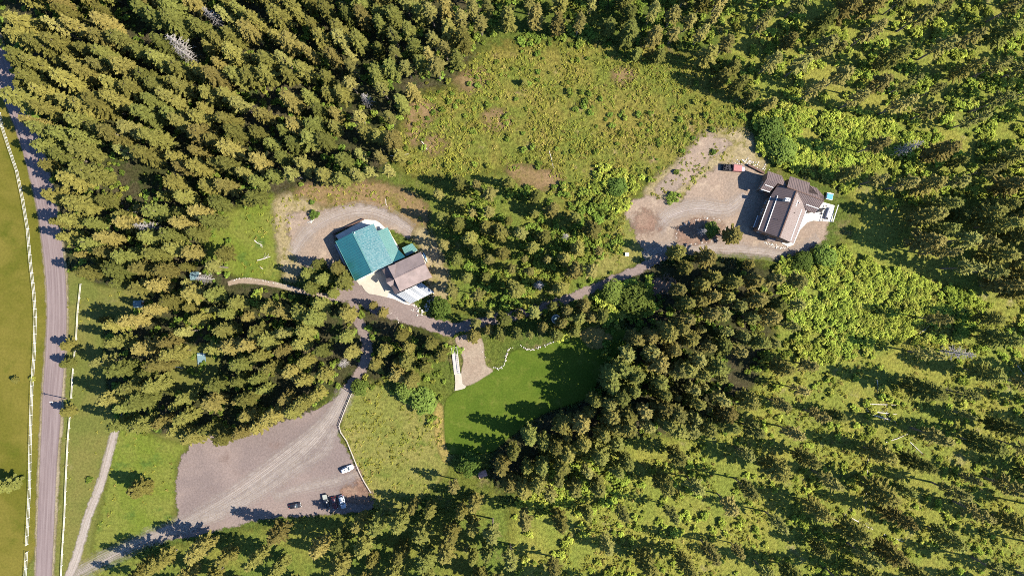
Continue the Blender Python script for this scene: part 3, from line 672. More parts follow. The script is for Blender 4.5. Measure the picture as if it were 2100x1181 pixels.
# ------------------------------------------------------------------ plant the trees: the largest in view singly, the rest as one wood
KINDNAME = {'fir': ('fir_tree', 'fir tree', 'fir'), 'pine': ('pine_tree', 'pine tree', 'slender pine'), 'snag': ('dead_tree', 'dead tree', 'grey dead tree'), 'leafy': ('leafy_tree', 'tree', 'leafy tree')}
PARTNAME = {'snag': ('branches', 'trunk')}
HREF = {'fir': 20.0, 'pine': 20.0, 'snag': 18.0, 'leafy': 8.0}
def scale_of(t):
    s = t['h'] / HREF[t['kind']]; f = t['fat'] * (s ** -0.25)
    return Vector((s * f, s * f, s))
def put_tree(t, label, group):
    nm, cat, _ = KINDNAME[t['kind']]; cr, tr = PROTO[t['kind']][t['var'] % len(PROTO[t['kind']])]
    x, y = XY(t['b']); o = empty(nm, (x, y, 0), t['rot']); s = scale_of(t)
    for me, pn in ((cr, PARTNAME.get(t['kind'], ('crown', 'trunk'))[0]), (tr, 'trunk')):
        inst(pn, me, o, (0, 0, 0), 0, s)
    tag(o, label, cat, group)
rest = []; pick = {'fir': [], 'pine': [], 'snag': []}
for t in TREES:
    if t['label']: put_tree(t, t['label'], 'trees standing by themselves'); continue
    p = base_of(t['b'], -t['h'], 0.6)
    t['p'] = p
    if -5 < p[0] < 2105 and -5 < p[1] < 1186: pick[t['kind']].append(t)
    else: rest.append(t)
solo = {}
for k, L in pick.items():
    L.sort(key=lambda t: -t['h'] * t['fat'] * (0.6 + math.hypot(t['p'][0] - CX, t['p'][1] - CY) / 1500))
    rest += L[290:]
    for t in L[:290]: solo.setdefault((k, t['phrase']), []).append(t)
ORD = 'first second third fourth fifth sixth seventh eighth ninth tenth eleventh twelfth thirteenth fourteenth fifteenth sixteenth seventeenth eighteenth nineteenth twentieth'.split()
for (k, phrase), L in solo.items():
    # each tree is singled out by its row in the stand, counted from the left
    kn = KINDNAME[k][2]; grp = kn + ' trees ' + phrase; n = len(L)
    rows = 1 if n < 5 else 2 if n < 11 else 3 if n < 24 else 5
    names = {1: [''], 2: ['upper half, ', 'lower half, '], 3: ['upper third, ', 'middle third, ', 'lower third, '], 5: ['topmost row, ', 'second row, ', 'middle row, ', 'fourth row, ', 'bottom row, ']}[rows]
    L = sorted(L, key=lambda t: t['p'][1])
    for r in range(rows):
        row = sorted(L[n * r // rows:n * (r + 1) // rows], key=lambda t: t['p'][0])
        for i, t in enumerate(row):
            pos = '' if n == 1 else ', leftmost' if i == 0 else ', rightmost' if i == len(row) - 1 else ', ' + ORD[i] + ' from left'
            put_tree(t, kn + pos + (', ' if pos else ' ') + names[r] + phrase, grp)

def scatter(name, items, pts, label=None):
    """ONE object: plants set out on points by a geometry-node modifier. items = list of mesh lists, pts = (x, y, z, rot, scale vec, item)"""
    me = bpy.data.meshes.new(name); me.from_pydata([p[:3] for p in pts], [], []); me.update()
    add_attr(me, 'turn', [p[3] for p in pts])
    a = me.attributes.new('size', 'FLOAT_VECTOR', 'POINT'); a.data.foreach_set('vector', np.array([list(p[4]) for p in pts], np.float32).ravel())
    a = me.attributes.new('which', 'INT', 'POINT'); a.data.foreach_set('value', np.array([p[5] for p in pts], np.int32))
    o = bpy.data.objects.new(name, me); col.objects.link(o)
    ng = bpy.data.node_groups.new(name + '_nodes', 'GeometryNodeTree')
    ng.interface.new_socket('Geometry', in_out='INPUT', socket_type='NodeSocketGeometry')
    ng.interface.new_socket('Geometry', in_out='OUTPUT', socket_type='NodeSocketGeometry')
    N, L = ng.nodes, ng.links
    gi, gout = N.new('NodeGroupInput'), N.new('NodeGroupOutput')
    iop = N.new('GeometryNodeInstanceOnPoints'); jn = N.new('GeometryNodeJoinGeometry')
    for ms in reversed(items):      # a join puts the last link first
        j2 = N.new('GeometryNodeJoinGeometry')
        for m in ms:
            po = bpy.data.objects.new('plant', m); oi = N.new('GeometryNodeObjectInfo'); oi.inputs['Object'].default_value = po
            L.new(oi.outputs['Geometry'], j2.inputs[0])
        gti = N.new('GeometryNodeGeometryToInstance'); L.new(j2.outputs[0], gti.inputs[0]); L.new(gti.outputs[0], jn.inputs[0])
    def named(nm, typ):
        n = N.new('GeometryNodeInputNamedAttribute'); n.data_type = typ; n.inputs[0].default_value = nm
        return n.outputs[0]
    cx = N.new('ShaderNodeCombineXYZ'); L.new(named('turn', 'FLOAT'), cx.inputs[2])
    e2r = N.new('FunctionNodeEulerToRotation'); L.new(cx.outputs[0], e2r.inputs[0])
    L.new(gi.outputs[0], iop.inputs['Points']); L.new(jn.outputs[0], iop.inputs['Instance'])
    iop.inputs['Pick Instance'].default_value = True
    L.new(named('which', 'INT'), iop.inputs['Instance Index'])
    L.new(e2r.outputs[0], iop.inputs['Rotation']); L.new(named('size', 'FLOAT_VECTOR'), iop.inputs['Scale'])
    L.new(iop.outputs[0], gout.inputs[0])
    md = o.modifiers.new('scatter', 'NODES'); md.node_group = ng
    o['kind'] = 'stuff'
    if label: o['label'] = label; o['category'] = name.replace('_', ' ')
    return o
items = PROTO['fir'] + PROTO['pine'] + PROTO['snag']; off = {'fir': 0, 'pine': 7, 'snag': 14}
pts = []
for t in rest:
    x, y = XY(t['b']); pts.append((x, y, 0, t['rot'], scale_of(t), off[t['kind']] + t['var'] % len(PROTO[t['kind']])))
scatter('forest', items, pts, 'remaining conifers of the woods between the bigger trees')
print('TREES', len(TREES), {k: len(v) for k, v in pick.items()}, 'rest', len(rest))

# ------------------------------------------------------------------ brush, undergrowth, tufts
def field(regions, seed):
    """jittered grid per region: (outline px, spacing m, scale range, first item, number of items, patchiness)"""
    out = []; q = np.random.default_rng(seed)
    for poly, sp, sr, i0, ni, patch, *skip in regions:
        P = np.array(poly, float); lo, hi = P.min(0), P.max(0); d = sp / S
        gx, gy = np.meshgrid(np.arange(lo[0], hi[0], d), np.arange(lo[1], hi[1], d))
        p = np.stack([gx.ravel(), gy.ravel()], 1) + q.uniform(-.5, .5, (gx.size, 2)) * d
        p = p[in_poly(p, P)]
        bad = np.zeros(len(p), bool)
        for z in (HOUSES if skip else KEEP_OFF): bad |= in_poly(p, z)
        p = p[~bad]
        for x, y in p:
            n = mnoise.noise((x * 0.02, y * 0.02, seed * 1.7)) + 0.5 * mnoise.noise((x * 0.06, y * 0.06, seed))
            if n < patch + q.uniform(-.25, .25): continue
            if any(near_line((x, y), L, 10) for L in LANES): continue
            s = q.uniform(*sr) * (1 + 0.35 * n)
            X, Y = XY((x, y)); out.append((X, Y, 0, q.uniform(0, 6.28), (s, s, s * q.uniform(0.75, 1.2)), i0 + int(q.integers(ni))))
    return out
KEEP_OFF = [LOT, NO_BASE[1], NO_BASE[2], NO_BASE[3], NO_BASE[4], ROADP]
SHRUB = [[leafy(500 + k, 1.7, 1.5, 330, 0.5, 'm_brush', False, 7)[0]] for k in range(4)]
UNDER = [[leafy(520 + k, 1.1, 1.0, 150, 0.42, 'm_under', False, 5)[0]] for k in range(3)]
TUFT = [[leafy(540 + k, 0.6, 0.75, 90, 0.34, 'm_tuft', False, 4)[0]] for k in range(4)]
BR1 = [(1545, 235), (1620, 225), (1800, 240), (1890, 290), (1800, 330), (1730, 400), (1660, 375), (1580, 335), (1550, 300)]
BR2 = [(1580, 545), (1640, 515), (1730, 505), (1800, 540), (1900, 575), (1990, 600), (2040, 635), (1960, 700), (1830, 700), (1720, 740), (1640, 740), (1610, 640)]
scatter('brush', SHRUB, field([
    (BR1, 1.5, (.75, 1.5), 0, 4, -.35), (BR2, 1.6, (.7, 1.35), 0, 4, -.3),
    ([(1500, 0), (2180, -40), (2180, 240), (1900, 280), (1620, 225), (1520, 215)], 2.6, (.6, 1.3), 0, 4, -.1),
    ([(1740, 280), (2180, 250), (2180, 420), (1900, 420), (1760, 420)], 2.4, (.6, 1.3), 0, 4, -.05),
    ([(1640, 720), (1800, 700), (2180, 620), (2180, 1220), (1040, 1220), (1060, 1000), (1300, 960), (1500, 890)], 2.9, (.45, 1.0), 0, 4, .1),
    ([(1210, 590), (1330, 570), (1345, 640), (1250, 665)], 2.0, (.8, 1.4), 0, 4, -.3),
    ([(1240, 330), (1345, 370), (1290, 420), (1270, 440), (1190, 400)], 1.8, (.5, 1.1), 0, 4, -.2),
    ([(1080, 960), (1250, 930), (1300, 1000), (1200, 1060), (1060, 1050)], 2.0, (.8, 1.3), 0, 4, -.2)], 3), 'bright green brush covering the open slopes on the right')
scatter('undergrowth', UNDER, field([
    (FOREST_FLOOR, 2.8, (.6, 1.6), 0, 3, -.1), ([(880, 380), (1280, 380), (1270, 620), (1000, 660), (900, 600)], 2.0, (.6, 1.7), 0, 3, -.1),
    ([(960, -50), (1500, -50), (1560, 220), (1400, 100), (960, 90)], 2.0, (.6, 1.7), 0, 3, -.1),
    (CLEARING, 4.2, (.5, 1.3), 0, 3, .0),
    ([(1250, 620), (1620, 540), (1640, 720), (1500, 890), (1240, 900), (1210, 820)], 2.3, (.6, 1.6), 0, 3, 0),
    ([(730, 800), (900, 700), (915, 800), (890, 880), (800, 800)], 2.4, (.5, 1.2), 0, 3, .1)], 5), 'low green undergrowth between the trees')
scatter('grass_tufts', TUFT, field([
    (CLEARING, 1.15, (.3, 1.0), 0, 4, -.12),
    ([(722, 800), (880, 810), (918, 880), (925, 930), (900, 990), (830, 1045), (765, 1040), (705, 900)], 1.7, (.4, .95), 0, 4, -.05),
    ([(590, 408), (640, 374), (760, 372), (880, 430), (868, 470), (800, 430), (680, 425)], 1.7, (.3, .85), 0, 4, -.05, 1),
    ([(565, 410), (600, 400), (640, 430), (610, 480), (600, 565), (575, 560)], 2.0, (.3, .8), 0, 4, .1, 1),
    ([(1400, 335), (1500, 274), (1560, 345), (1480, 335), (1430, 375), (1390, 410), (1330, 405)], 1.7, (.3, .95), 0, 4, -.05, 1),
    ([(245, 880), (385, 915), (362, 950), (355, 1060), (240, 1110), (190, 1130)], 3.2, (.4, .9), 0, 4, .15),
    ([(138, 570), (290, 600), (215, 760), (240, 860), (200, 990), (130, 1180), (120, 930)], 4.0, (.4, .8), 0, 4, .2),
    ([(440, 440), (575, 405), (580, 560), (480, 570)], 2.2, (.4, .9), 0, 4, 0),
    ([(1640, 700), (1800, 680), (2180, 600), (2180, 1220), (1040, 1220), (1300, 960)], 1.7, (.5, 1.1), 0, 4, -.05)], 9), 'coarse grass tufts and low shrubs in the clearing and on the banks')

# ------------------------------------------------------------------ houses
def plane3(a, b, c):
    n = (b - a).cross(c - a).normalized(); return n, n.dot(a)
def on_plane(px, py, pl):
    """where the line of sight through a pixel meets a roof plane"""
    o = Vector((0, 0, H)); d = W(px, py, 0) - o; n, k = pl
    return o + d * ((k - n.dot(o)) / n.dot(d))
def roof_pts(pts):
    """(px, py, z) or (px, py) lying in the plane of the first three with a z"""
    w = [W(*p) for p in pts if len(p) == 3]; pl = plane3(*w[:3])
    return [W(*p) if len(p) == 3 else on_plane(p[0], p[1], pl) for p in pts], pl
def roof(name, pts, mat, parent, th=0.16, seam=None, seam_mat=None, drop=0.0):
    """a roof slope as a slab; seam = spacing of raised standing seams running down the fall line"""
    P, (n, k) = roof_pts(pts)
    if n.z < 0: n = -n
    P = [p - Vector((0, 0, drop)) for p in P]
    ar = sum(P[i - 1].x * P[i].y - P[i - 1].y * P[i].x for i in range(len(P)))
    if ar < 0: P = P[::-1]
    o = MB().rings([[p - n * th for p in P], P]).build(name, mat, parent)
    if seam:
        fall = Vector((n.x, n.y, 0)); 
        if fall.length < 1e-4: return o
        ho = Vector((0, 0, 1)).cross(n).normalized(); dn = ho.cross(n).normalized()
        c = sum(P, Vector()) / len(P); uv = [((p - c).dot(ho), (p - c).dot(dn)) for p in P]
        m = MB(); u = min(a for a, _ in uv) + seam * 0.4; cnt = 0
        while u < max(a for a, _ in uv):
            hits = []
            for i in range(len(uv)):
                (a1, b1), (a2, b2) = uv[i - 1], uv[i]
                if (a1 > u) != (a2 > u): hits.append(b1 + (b2 - b1) * (u - a1) / (a2 - a1))
            hits.sort()
            for h0, h1 in zip(hits[::2], hits[1::2]):
                if h1 - h0 > 0.4: m.bar(c + ho * u + dn * (h0 + 0.05) + n * 0.035, c + ho * u + dn * (h1 - 0.05) + n * 0.035, 0.07, 0.066); cnt += 1
            u += seam
        if cnt:
            r = MB(); r.v, r.f = m.v, m.f
            so = r.build('standing_seams', seam_mat or mat, parent); so['kind'] = 'stuff'
    return o
def walls(pts, mat, parent, inset=0.45, under=0.2, windows=(), dmat='m_wallwood'):
    """walls below a ring of eave and gable points; windows = (edge, number, sill z, width, height, is_door)"""
    P = [W(*p) for p in pts]; c = sum(P, Vector()) / len(P)
    Q = []
    for p in P:
        d = Vector((c.x - p.x, c.y - p.y, 0)); Q.append(p + d.normalized() * inset - Vector((0, 0, under)))
    ar = sum(Q[i - 1].x * Q[i].y - Q[i - 1].y * Q[i].x for i in range(len(Q)))
    if ar < 0: Q = Q[::-1]
    m = MB(); n = len(Q)
    m.add([(q.x, q.y, -0.3) for q in Q] + [tuple(q) for q in Q], [(i, (i + 1) % n, n + (i + 1) % n, n + i) for i in range(n)])
    o = m.build('wall', mat, parent)
    for e, num, sill, w, h, door in windows:
        a, b = Q[e % n], Q[(e + 1) % n]; d = Vector((b.x - a.x, b.y - a.y, 0)); L = d.length; d.normalize(); nn = Vector((d.y, -d.x, 0))
        rz = math.atan2(d.y, d.x)
        for k in range(num):
            p = Vector((a.x, a.y, 0)) + d * L * (k + 0.5) / num; zc = sill + h / 2
            f = MB(); t = 0.1
            for cx_, cz_, ww, hh in ((0, h / 2 + t / 2, w + 2 * t, t), (0, -h / 2 - t / 2, w + 2 * t, t), (-w / 2 - t / 2, 0, t, h), (w / 2 + t / 2, 0, t, h)):
                q = p + d * cx_ + nn * 0.02; f.box((q.x, q.y, zc + cz_), (ww, 0.14, hh), rz)
            fo = f.build('door_frame' if door else 'window_frame', 'm_trim', parent)
            q = p + nn * 0.012
            MB().box((q.x, q.y, zc), (w, 0.06, h), rz).build('door' if door else 'pane', dmat if door else 'm_glass', parent)
    return o
def H1(x, y, *z): return (670 + x / 5.625, 430 + y / 5.625, *z)
def H2(x, y, *z): return (1440 + x / 5.907, 320 + y / 5.907, *z)
def stripe(a, b, za, zb, w, h, name, mat, parent):
    return MB().bar(W(*a, za), W(*b, zb), w, h).build(name, mat, parent)

# --- the green-roofed building
slab('concrete_apron', [H1(*p) for p in ((100, 300), (440, 116), (560, 124), (610, 150), (665, 200), (760, 310), (835, 440), (800, 520), (700, 400), (560, 250), (300, 300), (150, 360))], 'm_whiteslab', 0.10)
slab('concrete_apron', [H1(*p) for p in ((330, 800), (378, 868), (405, 870), (425, 905), (445, 935), (490, 970), (560, 980), (640, 998), (700, 1012), (780, 1025), (860, 1062), (920, 1088), (975, 1085), (900, 960), (760, 800), (680, 650), (560, 690))], 'm_concrete', 0.10)
slab('concrete_walk', [H1(*p) for p in ((702, 1010), (705, 985), (720, 955), (830, 990), (925, 1075), (968, 1085), (955, 1100), (900, 1088), (850, 1064), (780, 1030))], 'm_whiteslab', 0.13)
b1 = empty('green_roofed_building', W(*H1(480, 490)))
tag(b1, 'large building with glossy teal metal roof beside the pale dirt yard', 'building')
TW, TE = H1(328, 823, 5.6), H1(103, 365, 5.6)
roof('roof', [H1(300, 262, 8.2), H1(525, 722, 8.2), H1(328, 823, 5.7), H1(103, 365)], 'm_teal', b1, seam=0.9)
roof('roof', [H1(300, 262, 8.2), H1(525, 722, 8.2), H1(765, 612, 5.2), H1(540, 160)], 'm_teal', b1, seam=0.9)
roof('roof', [H1(572, 250, 4.75), H1(765, 612, 4.75), H1(825, 460, 3.9), H1(703, 206)], 'm_teal_pale', b1, seam=0.6)
roof('roof', [H1(825, 460, 3.9), H1(908, 545, 5.0), H1(768, 610, 4.9)], 'm_teal', b1, seam=0.6)
stripe(H1(297, 258), H1(527, 726), 8.27, 8.27, 0.4, 0.1, 'ridge_cap', 'm_teal_pale', b1)
stripe(H1(103, 367), H1(328, 821), 5.62, 5.62, 0.2, 0.2, 'gutter', 'm_teal_pale', b1)
MB().tube([W(*H1(322, 268), 7.6), W(*H1(322, 268), 8.9)], [0.22, 0.22], 8).build('vent_pipe', 'm_white', b1)
walls([H1(300, 262, 8.0), H1(103, 365, 5.6), H1(328, 823, 5.6), H1(525, 722, 8.0), H1(765, 612, 5.1), H1(540, 160, 5.1)], 'm_wallcream', b1, windows=[(0, 3, 1.2, 1.2, 1.1, False), (2, 2, 0.0, 2.8, 2.6, True), (3, 1, 0.0, 3.0, 2.8, True), (4, 3, 1.2, 1.2, 1.1, False), (1, 4, 1.2, 1.2, 1.1, False)], dmat='m_white')
walls([H1(580, 262, 4.6), H1(765, 600, 4.6), H1(818, 470, 3.8), H1(703, 215, 3.8)], 'm_wallcream', b1)
roof('lean_to_roof', [H1(90, 400, 1.6), H1(108, 396, 1.6), H1(265, 728, 1.6), H1(248, 738)], 'm_greymetal', b1, 0.1)
b1b = empty('small_shed', W(*H1(955, 465)))
tag(b1b, 'small shed with pale teal roof between the big teal roof and the shingle roof', 'shed')
roof('roof', [H1(868, 440, 3.3), H1(985, 388, 3.3), H1(1050, 470, 2.8), H1(915, 540)], 'm_teal_pale', b1b, seam=0.5)
walls([H1(868, 440, 3.3), H1(985, 388, 3.3), H1(1050, 470, 2.8), H1(915, 540, 2.8)], 'm_wallcream', b1b, 0.25, windows=[(1, 1, 0.0, 1.0, 2.0, True)])
rw = MB(); a, b = XY(H1(76, 280)), XY(H1(432, 112))
rw.bar((*a, 0.55), (*b, 0.55), 0.5, 1.1); a2 = XY(H1(115, 330)); rw.bar((a[0] + .2, a[1] - .3, 0.5), (*a2, 0.5), 0.5, 1.0)
tag(rw.thing('retaining_wall', 'm_darkwood'), 'dark timber retaining wall behind the teal-roofed building', 'wall')

# --- the shingle-roofed house next to it
b2 = empty('shingle_roofed_house', W(*H1(930, 780)))
tag(b2, 'house with brown shingle roof and a small dormer below the teal roof', 'house')
roof('roof', [H1(705, 655, 6.2), H1(1085, 485, 6.2), H1(1135, 625, 8.2), H1(778, 795)], 'm_shingle', b2)
roof('roof', [H1(845, 945, 6.2), H1(1215, 778, 6.2), H1(1135, 625, 8.2), H1(778, 795)], 'm_shingle', b2)
roof('roof', [H1(640, 695, 4.7), H1(790, 975, 4.7), H1(845, 945, 6.15), H1(705, 655)], 'm_shingledark', b2)  # west strip, turned from the sun; its shade is in the darker colour
roof('roof', [H1(703, 653, 6.9), H1(800, 625, 6.75), H1(778, 795, 8.33)], 'm_shingle', b2, 0.1)
stripe(H1(778, 795), H1(1137, 624), 8.25, 8.25, 0.35, 0.1, 'ridge_cap', 'm_shingledark', b2)
dm = roof('dormer', [H1(690, 842, 6.9), H1(775, 808, 7.5), H1(765, 776, 6.6), H1(680, 795)], 'm_shingledark', b2, 0.12)  # dormer face away from the sun, shade put into its colour
roof('dormer', [H1(690, 842, 6.9), H1(775, 808, 7.5), H1(768, 866, 6.6), H1(735, 885)], 'm_shingle', b2, 0.12)
roof('porch_roof', [H1(803, 978, 3.7), H1(1092, 842, 3.7), H1(1238, 950, 3.0), H1(968, 1085)], 'm_greymetal', b2, 0.1, seam=0.55)
for f in (0.36, 0.47, 0.66, 0.74):
    p0 = Vector(H1(803, 978)).lerp(Vector(H1(1092, 842)), f); p1 = Vector(H1(968, 1085)).lerp(Vector(H1(1238, 950)), f)
    stripe(tuple(p0), tuple(p1), 3.76, 3.06, 0.9 if f < .4 else 0.45, 0.03, 'clear_panel', 'm_flag', b2)
for f in (0.02, 0.5, 0.98):
    p1 = Vector(H1(968, 1085)).lerp(Vector(H1(1238, 950)), f); q = W(*p1, 2.9)
    MB().bar((q.x, q.y, 0), (q.x, q.y + .01, 2.88), 0.16, 0.16).build('porch_post', 'm_wallwood', b2)
walls([H1(705, 655, 6.1), H1(778, 795, 8.1), H1(845, 945, 6.1), H1(1215, 778, 6.1), H1(1135, 625, 8.1), H1(1085, 485, 6.1)], 'm_wallwood', b2, windows=[(0, 3, 1.0, 1.2, 1.3, False), (1, 1, 0.0, 1.2, 2.1, True), (2, 1, 1.0, 1.6, 1.4, False), (4, 2, 1.0, 1.1, 1.3, False), (5, 3, 1.0, 1.2, 1.3, False)])
walls([H1(650, 700, 4.55), H1(790, 965, 4.55), H1(840, 940, 5.6), H1(705, 665, 5.6)], 'm_wallwood', b2, 0.3, windows=[(0, 2, 0.9, 1.2, 1.2, False)])

# --- the brown metal-roofed house
slab('concrete_patio', [H2(*p) for p in ((1180, 640), (1460, 560), (1600, 600), (1570, 800), (1440, 792), (1340, 785), (1270, 805), (1180, 900), (1100, 1080), (1040, 1098), (960, 1060), (1000, 900))], 'm_whiteslab', 0.08)
b3 = empty('brown_roofed_house', W(*H2(1000, 700)))
tag(b3, 'house with brown standing-seam metal roof, stone chimney and white snow guards', 'house')
R1, R2 = H2(1145, 430, 9.6), H2(938, 985, 9.6)
roof('roof', [R1, R2, H2(665, 900, 5.8), H2(828, 484), H2(920, 345)], 'm_brownroof', b3, seam=0.6)
roof('roof', [R1, R2, H2(1105, 1060, 6.0), H2(1266, 655)], 'm_brownroof', b3, seam=0.6)
pr = [H2(1030, 376, 8.8), H2(1480, 545, 8.8)]
roof('roof', [*pr, H2(1360, 698, 6.3), H2(1262, 655), H2(1143, 425)], 'm_brownroof', b3, seam=0.6)
roof('roof', [H2(1030, 376, 8.8), H2(1290, 472, 8.8), H2(1305, 325, 6.6), H2(1065, 245)], 'm_brownroof', b3, seam=0.6)
roof('roof', [*pr, H2(1305, 356, 7.1), H2(1390, 385), H2(1482, 490)], 'm_brownroof', b3, seam=0.6, drop=0.22)
roof('roof', [H2(785, 275, 7.6), H2(922, 332, 7.6), H2(965, 240, 6.1), H2(795, 180)], 'm_brownroof', b3, seam=0.6)
roof('roof', [H2(922, 332, 7.6), H2(1028, 374, 7.3), H2(965, 240, 6.1)], 'm_brownroof', b3, seam=0.6)
roof('roof', [H2(785, 275, 7.6), H2(917, 330, 7.6), H2(815, 440, 5.8), H2(700, 405)], 'm_brownroof', b3, seam=0.6)
stripe(R1[:2], R2[:2], 9.66, 9.66, 0.4, 0.12, 'ridge_cap', 'm_darkwood', b3)
stripe(H2(1030, 376), H2(1480, 545), 8.86, 8.86, 0.3, 0.1, 'ridge_cap', 'm_darkwood', b3)
_, plW = roof_pts([R1, R2, H2(665, 900, 5.8)]); _, plE = roof_pts([R1, R2, H2(1105, 1060, 6.0)]); _, plS = roof_pts([*pr, H2(1360, 698, 6.3)]); _, plN = roof_pts([H2(785, 275, 7.6), H2(917, 330, 7.6), H2(815, 440, 5.8)])
for a, b, pl in (((828, 492), (680, 893), plW), ((914, 484), (762, 915), plW), ((1207, 645), (1070, 1025), plE), ((1262, 655), (1108, 1058), plE), ((1160, 535), (1132, 610), plE),
                 ((1255, 587), (1408, 640), plS), ((760, 350), (860, 385), plN), ((715, 405), (820, 440), plN)):
    up = Vector((0, 0, 0.12)); MB().bar(on_plane(*H2(*a), pl) + up, on_plane(*H2(*b), pl) + up, 0.24, 0.12).build('snow_guard', 'm_white', b3)
for a, pl, r in (((1172, 570), plE, 0.2), ((915, 770), plW, 0.1), ((1118, 690), plE, 0.1)):
    q = on_plane(*H2(*a), pl); MB().tube([q - Vector((0, 0, .2)), q + Vector((0, 0, 0.5))], [r, r], 8).build('vent_pipe', 'm_white' if r > .15 else 'm_darkwood', b3)
cq = on_plane(*H2(1002, 540), plW)
ch = MB().box((cq.x, cq.y, cq.z + 0.9), (1.5, 1.0, 3.0), math.radians(-10)).build('chimney', 'm_stone', b3)
MB().box((cq.x, cq.y, cq.z + 2.5), (1.75, 1.25, 0.2), math.radians(-10)).build('chimney_cap', 'm_flag', b3)
for s in (-.4, .4): MB().tube([(cq.x + s, cq.y - s * .2, cq.z + 2.6), (cq.x + s, cq.y - s * .2, cq.z + 3.0)], [0.3, 0.24], 8).build('flue', 'm_white', b3)
walls([H2(665, 900, 5.7), H2(938, 985, 9.4), H2(1105, 1060, 5.9), H2(1266, 655, 5.9), R1, H2(828, 484, 5.7)], 'm_wallwood', b3, windows=[(0, 2, 1.0, 1.4, 1.5, False), (1, 1, 0.0, 1.4, 2.2, True), (2, 4, 1.0, 1.4, 1.5, False), (5, 4, 1.0, 1.3, 1.4, False), (5, 1, 0.0, 1.1, 2.1, True)])
walls([H2(1060, 385, 8.5), H2(1075, 255, 6.4), H2(1300, 335, 6.4), H2(1470, 490, 6.8), H2(1475, 545, 8.5), H2(1362, 690, 6.1), H2(1270, 650, 6.1), H2(1145, 440, 8.5)], 'm_wallwood', b3, windows=[(1, 3, 1.0, 1.2, 1.3, False), (4, 1, 1.0, 1.4, 1.3, False), (5, 2, 1.0, 1.2, 1.3, False)])
walls([H2(790, 275, 7.4), H2(800, 188, 5.9), H2(960, 246, 5.9), H2(1010, 370, 6.8), H2(900, 345, 7.2), H2(812, 432, 5.6), H2(706, 402, 5.6)], 'm_wallwood', b3, windows=[(6, 1, 0.0, 3.0, 2.6, True), (0, 1, 1.0, 1.0, 1.2, False)])
roof('entry_roof', [H2(672, 716, 3.2), H2(722, 722, 3.6), H2(655, 872, 3.6), H2(608, 862)], 'm_brownroof', b3, 0.12)
stripe(H2(673, 722), H2(622, 862), 3.35, 3.35, 0.2, 0.1, 'snow_guard', 'm_white', b3)
roof('porch_roof', [H2(800, 985, 3.0), H2(898, 1000, 3.0), H2(880, 1040, 2.6), H2(785, 1028)], 'm_brownroof', b3, 0.12)
for x, y, hh in ((792, 1022, 2.55), (876, 1034, 2.55), (612, 856, 3.1), (655, 866, 3.4)):
    q = W(*H2(x, y), hh - .1); MB().bar((q.x, q.y, 0), (q.x, q.y + .01, hh - .1), 0.18, 0.18).build('post', 'm_wallwood', b3)
rw = MB(); pts_ = [H2(548, 112), H2(640, 160), H2(742, 212)]
for a, b in zip(pts_[:-1], pts_[1:]): rw.bar((*XY(a), 0.6), (*XY(b), 0.6), 0.7, 1.2)
tag(rw.thing('retaining_wall', 'm_darkwood'), 'low dark red wall between the red truck and the brown-roofed house', 'wall')

# ------------------------------------------------------------------ vehicles
def car(px, py, ang, L, Wd, paint, name, label, cat, kind='suv', cover=None):
    o = empty(name, W(px, py), ang); tag(o, label, cat)
    def ring(hl, hw, z, x0=0.0, e=4.0, n=20):
        return [(x0 + hl * math.copysign(abs(math.cos(t)) ** (2 / e), math.cos(t)), hw * math.copysign(abs(math.sin(t)) ** (2 / e), math.sin(t)), z) for t in (2 * math.pi * (k + .5) / n for k in range(n))]
    hl, hw = L / 2, Wd / 2
    MB().rings([ring(hl * .95, hw * .92, .28), ring(hl, hw, .45), ring(hl, hw, .72), ring(hl * .985, hw * .96, .92), ring(hl * .95, hw * .86, 1.0)]).build('body', paint, o, True, True)
    top = 1.72 if kind != 'car' else 1.42
    if kind == 'pickup': cb, ct = (0.02 * L, .17 * L), (0.02 * L, .13 * L)
    elif kind == 'suv': cb, ct = (-.13 * L, .33 * L), (-.15 * L, .25 * L)
    else: cb, ct = (-.08 * L, .30 * L), (-.09 * L, .18 * L)
    MB().rings([ring(cb[1], hw * .86, .96, cb[0], 5), ring(ct[1], hw * .70, top, ct[0], 5)]).build('windows', 'm_glass', o, True)
    MB().rings([ring(ct[1] * 1.0, hw * .71, top - .03, ct[0], 5), ring(ct[1] * .97, hw * .68, top + .05, ct[0], 5)]).build('roof', paint, o, True, True)
    for sx in (-1, 1):        # roof pillars
        for sy in (-1, 1):
            MB().bar((cb[0] + sx * cb[1] * .95, sy * hw * .80, .97), (ct[0] + sx * ct[1] * .93, sy * hw * .66, top), .09, .09).build('pillar', paint, o, True)
    if kind == 'suv': MB().box((ct[0] + .1, 0, top + .06), (.45, .55, .03)).build('sunroof', 'm_glass', o, True)
    if kind == 'pickup':
        MB().box((-.29 * L, 0, 1.04), (.36 * L, hw * 1.62, .1)).build('bed_cover', cover or 'm_load', o, True)
        for sy in (-1, 1): MB().box((-.29 * L, sy * hw * .88, 1.06), (.38 * L, .1, .12)).build('bed_rail', paint, o, True)
    for sx in (-1, 1):
        for sy in (-1, 1):
            x, y = sx * L * .31, sy * (hw - .1)
            wh = MB().tube([(x, y - .11, .34), (x, y + .11, .34)], [.34, .34], 14).build('wheel', 'm_tyre', o, True)
            MB().tube([(x, y + sy * .09, .34), (x, y + sy * .13, .34)], [.2, .18], 10).build('rim', 'm_rim', wh, True)
    for sy in (-1, 1):
        MB().box((hl * .93, sy * hw * .66, .74), (.2, .36, .16)).build('headlight', 'm_lampwhite', o, True)
        MB().box((-hl * .94, sy * hw * .72, .8), (.16, .26, .2)).build('taillight', 'm_lampred', o, True)
        MB().box((cb[0] + cb[1] * .72, sy * (hw + .08), 1.05), (.16, .2, .14)).build('wing_mirror', paint, o, True)
    return o
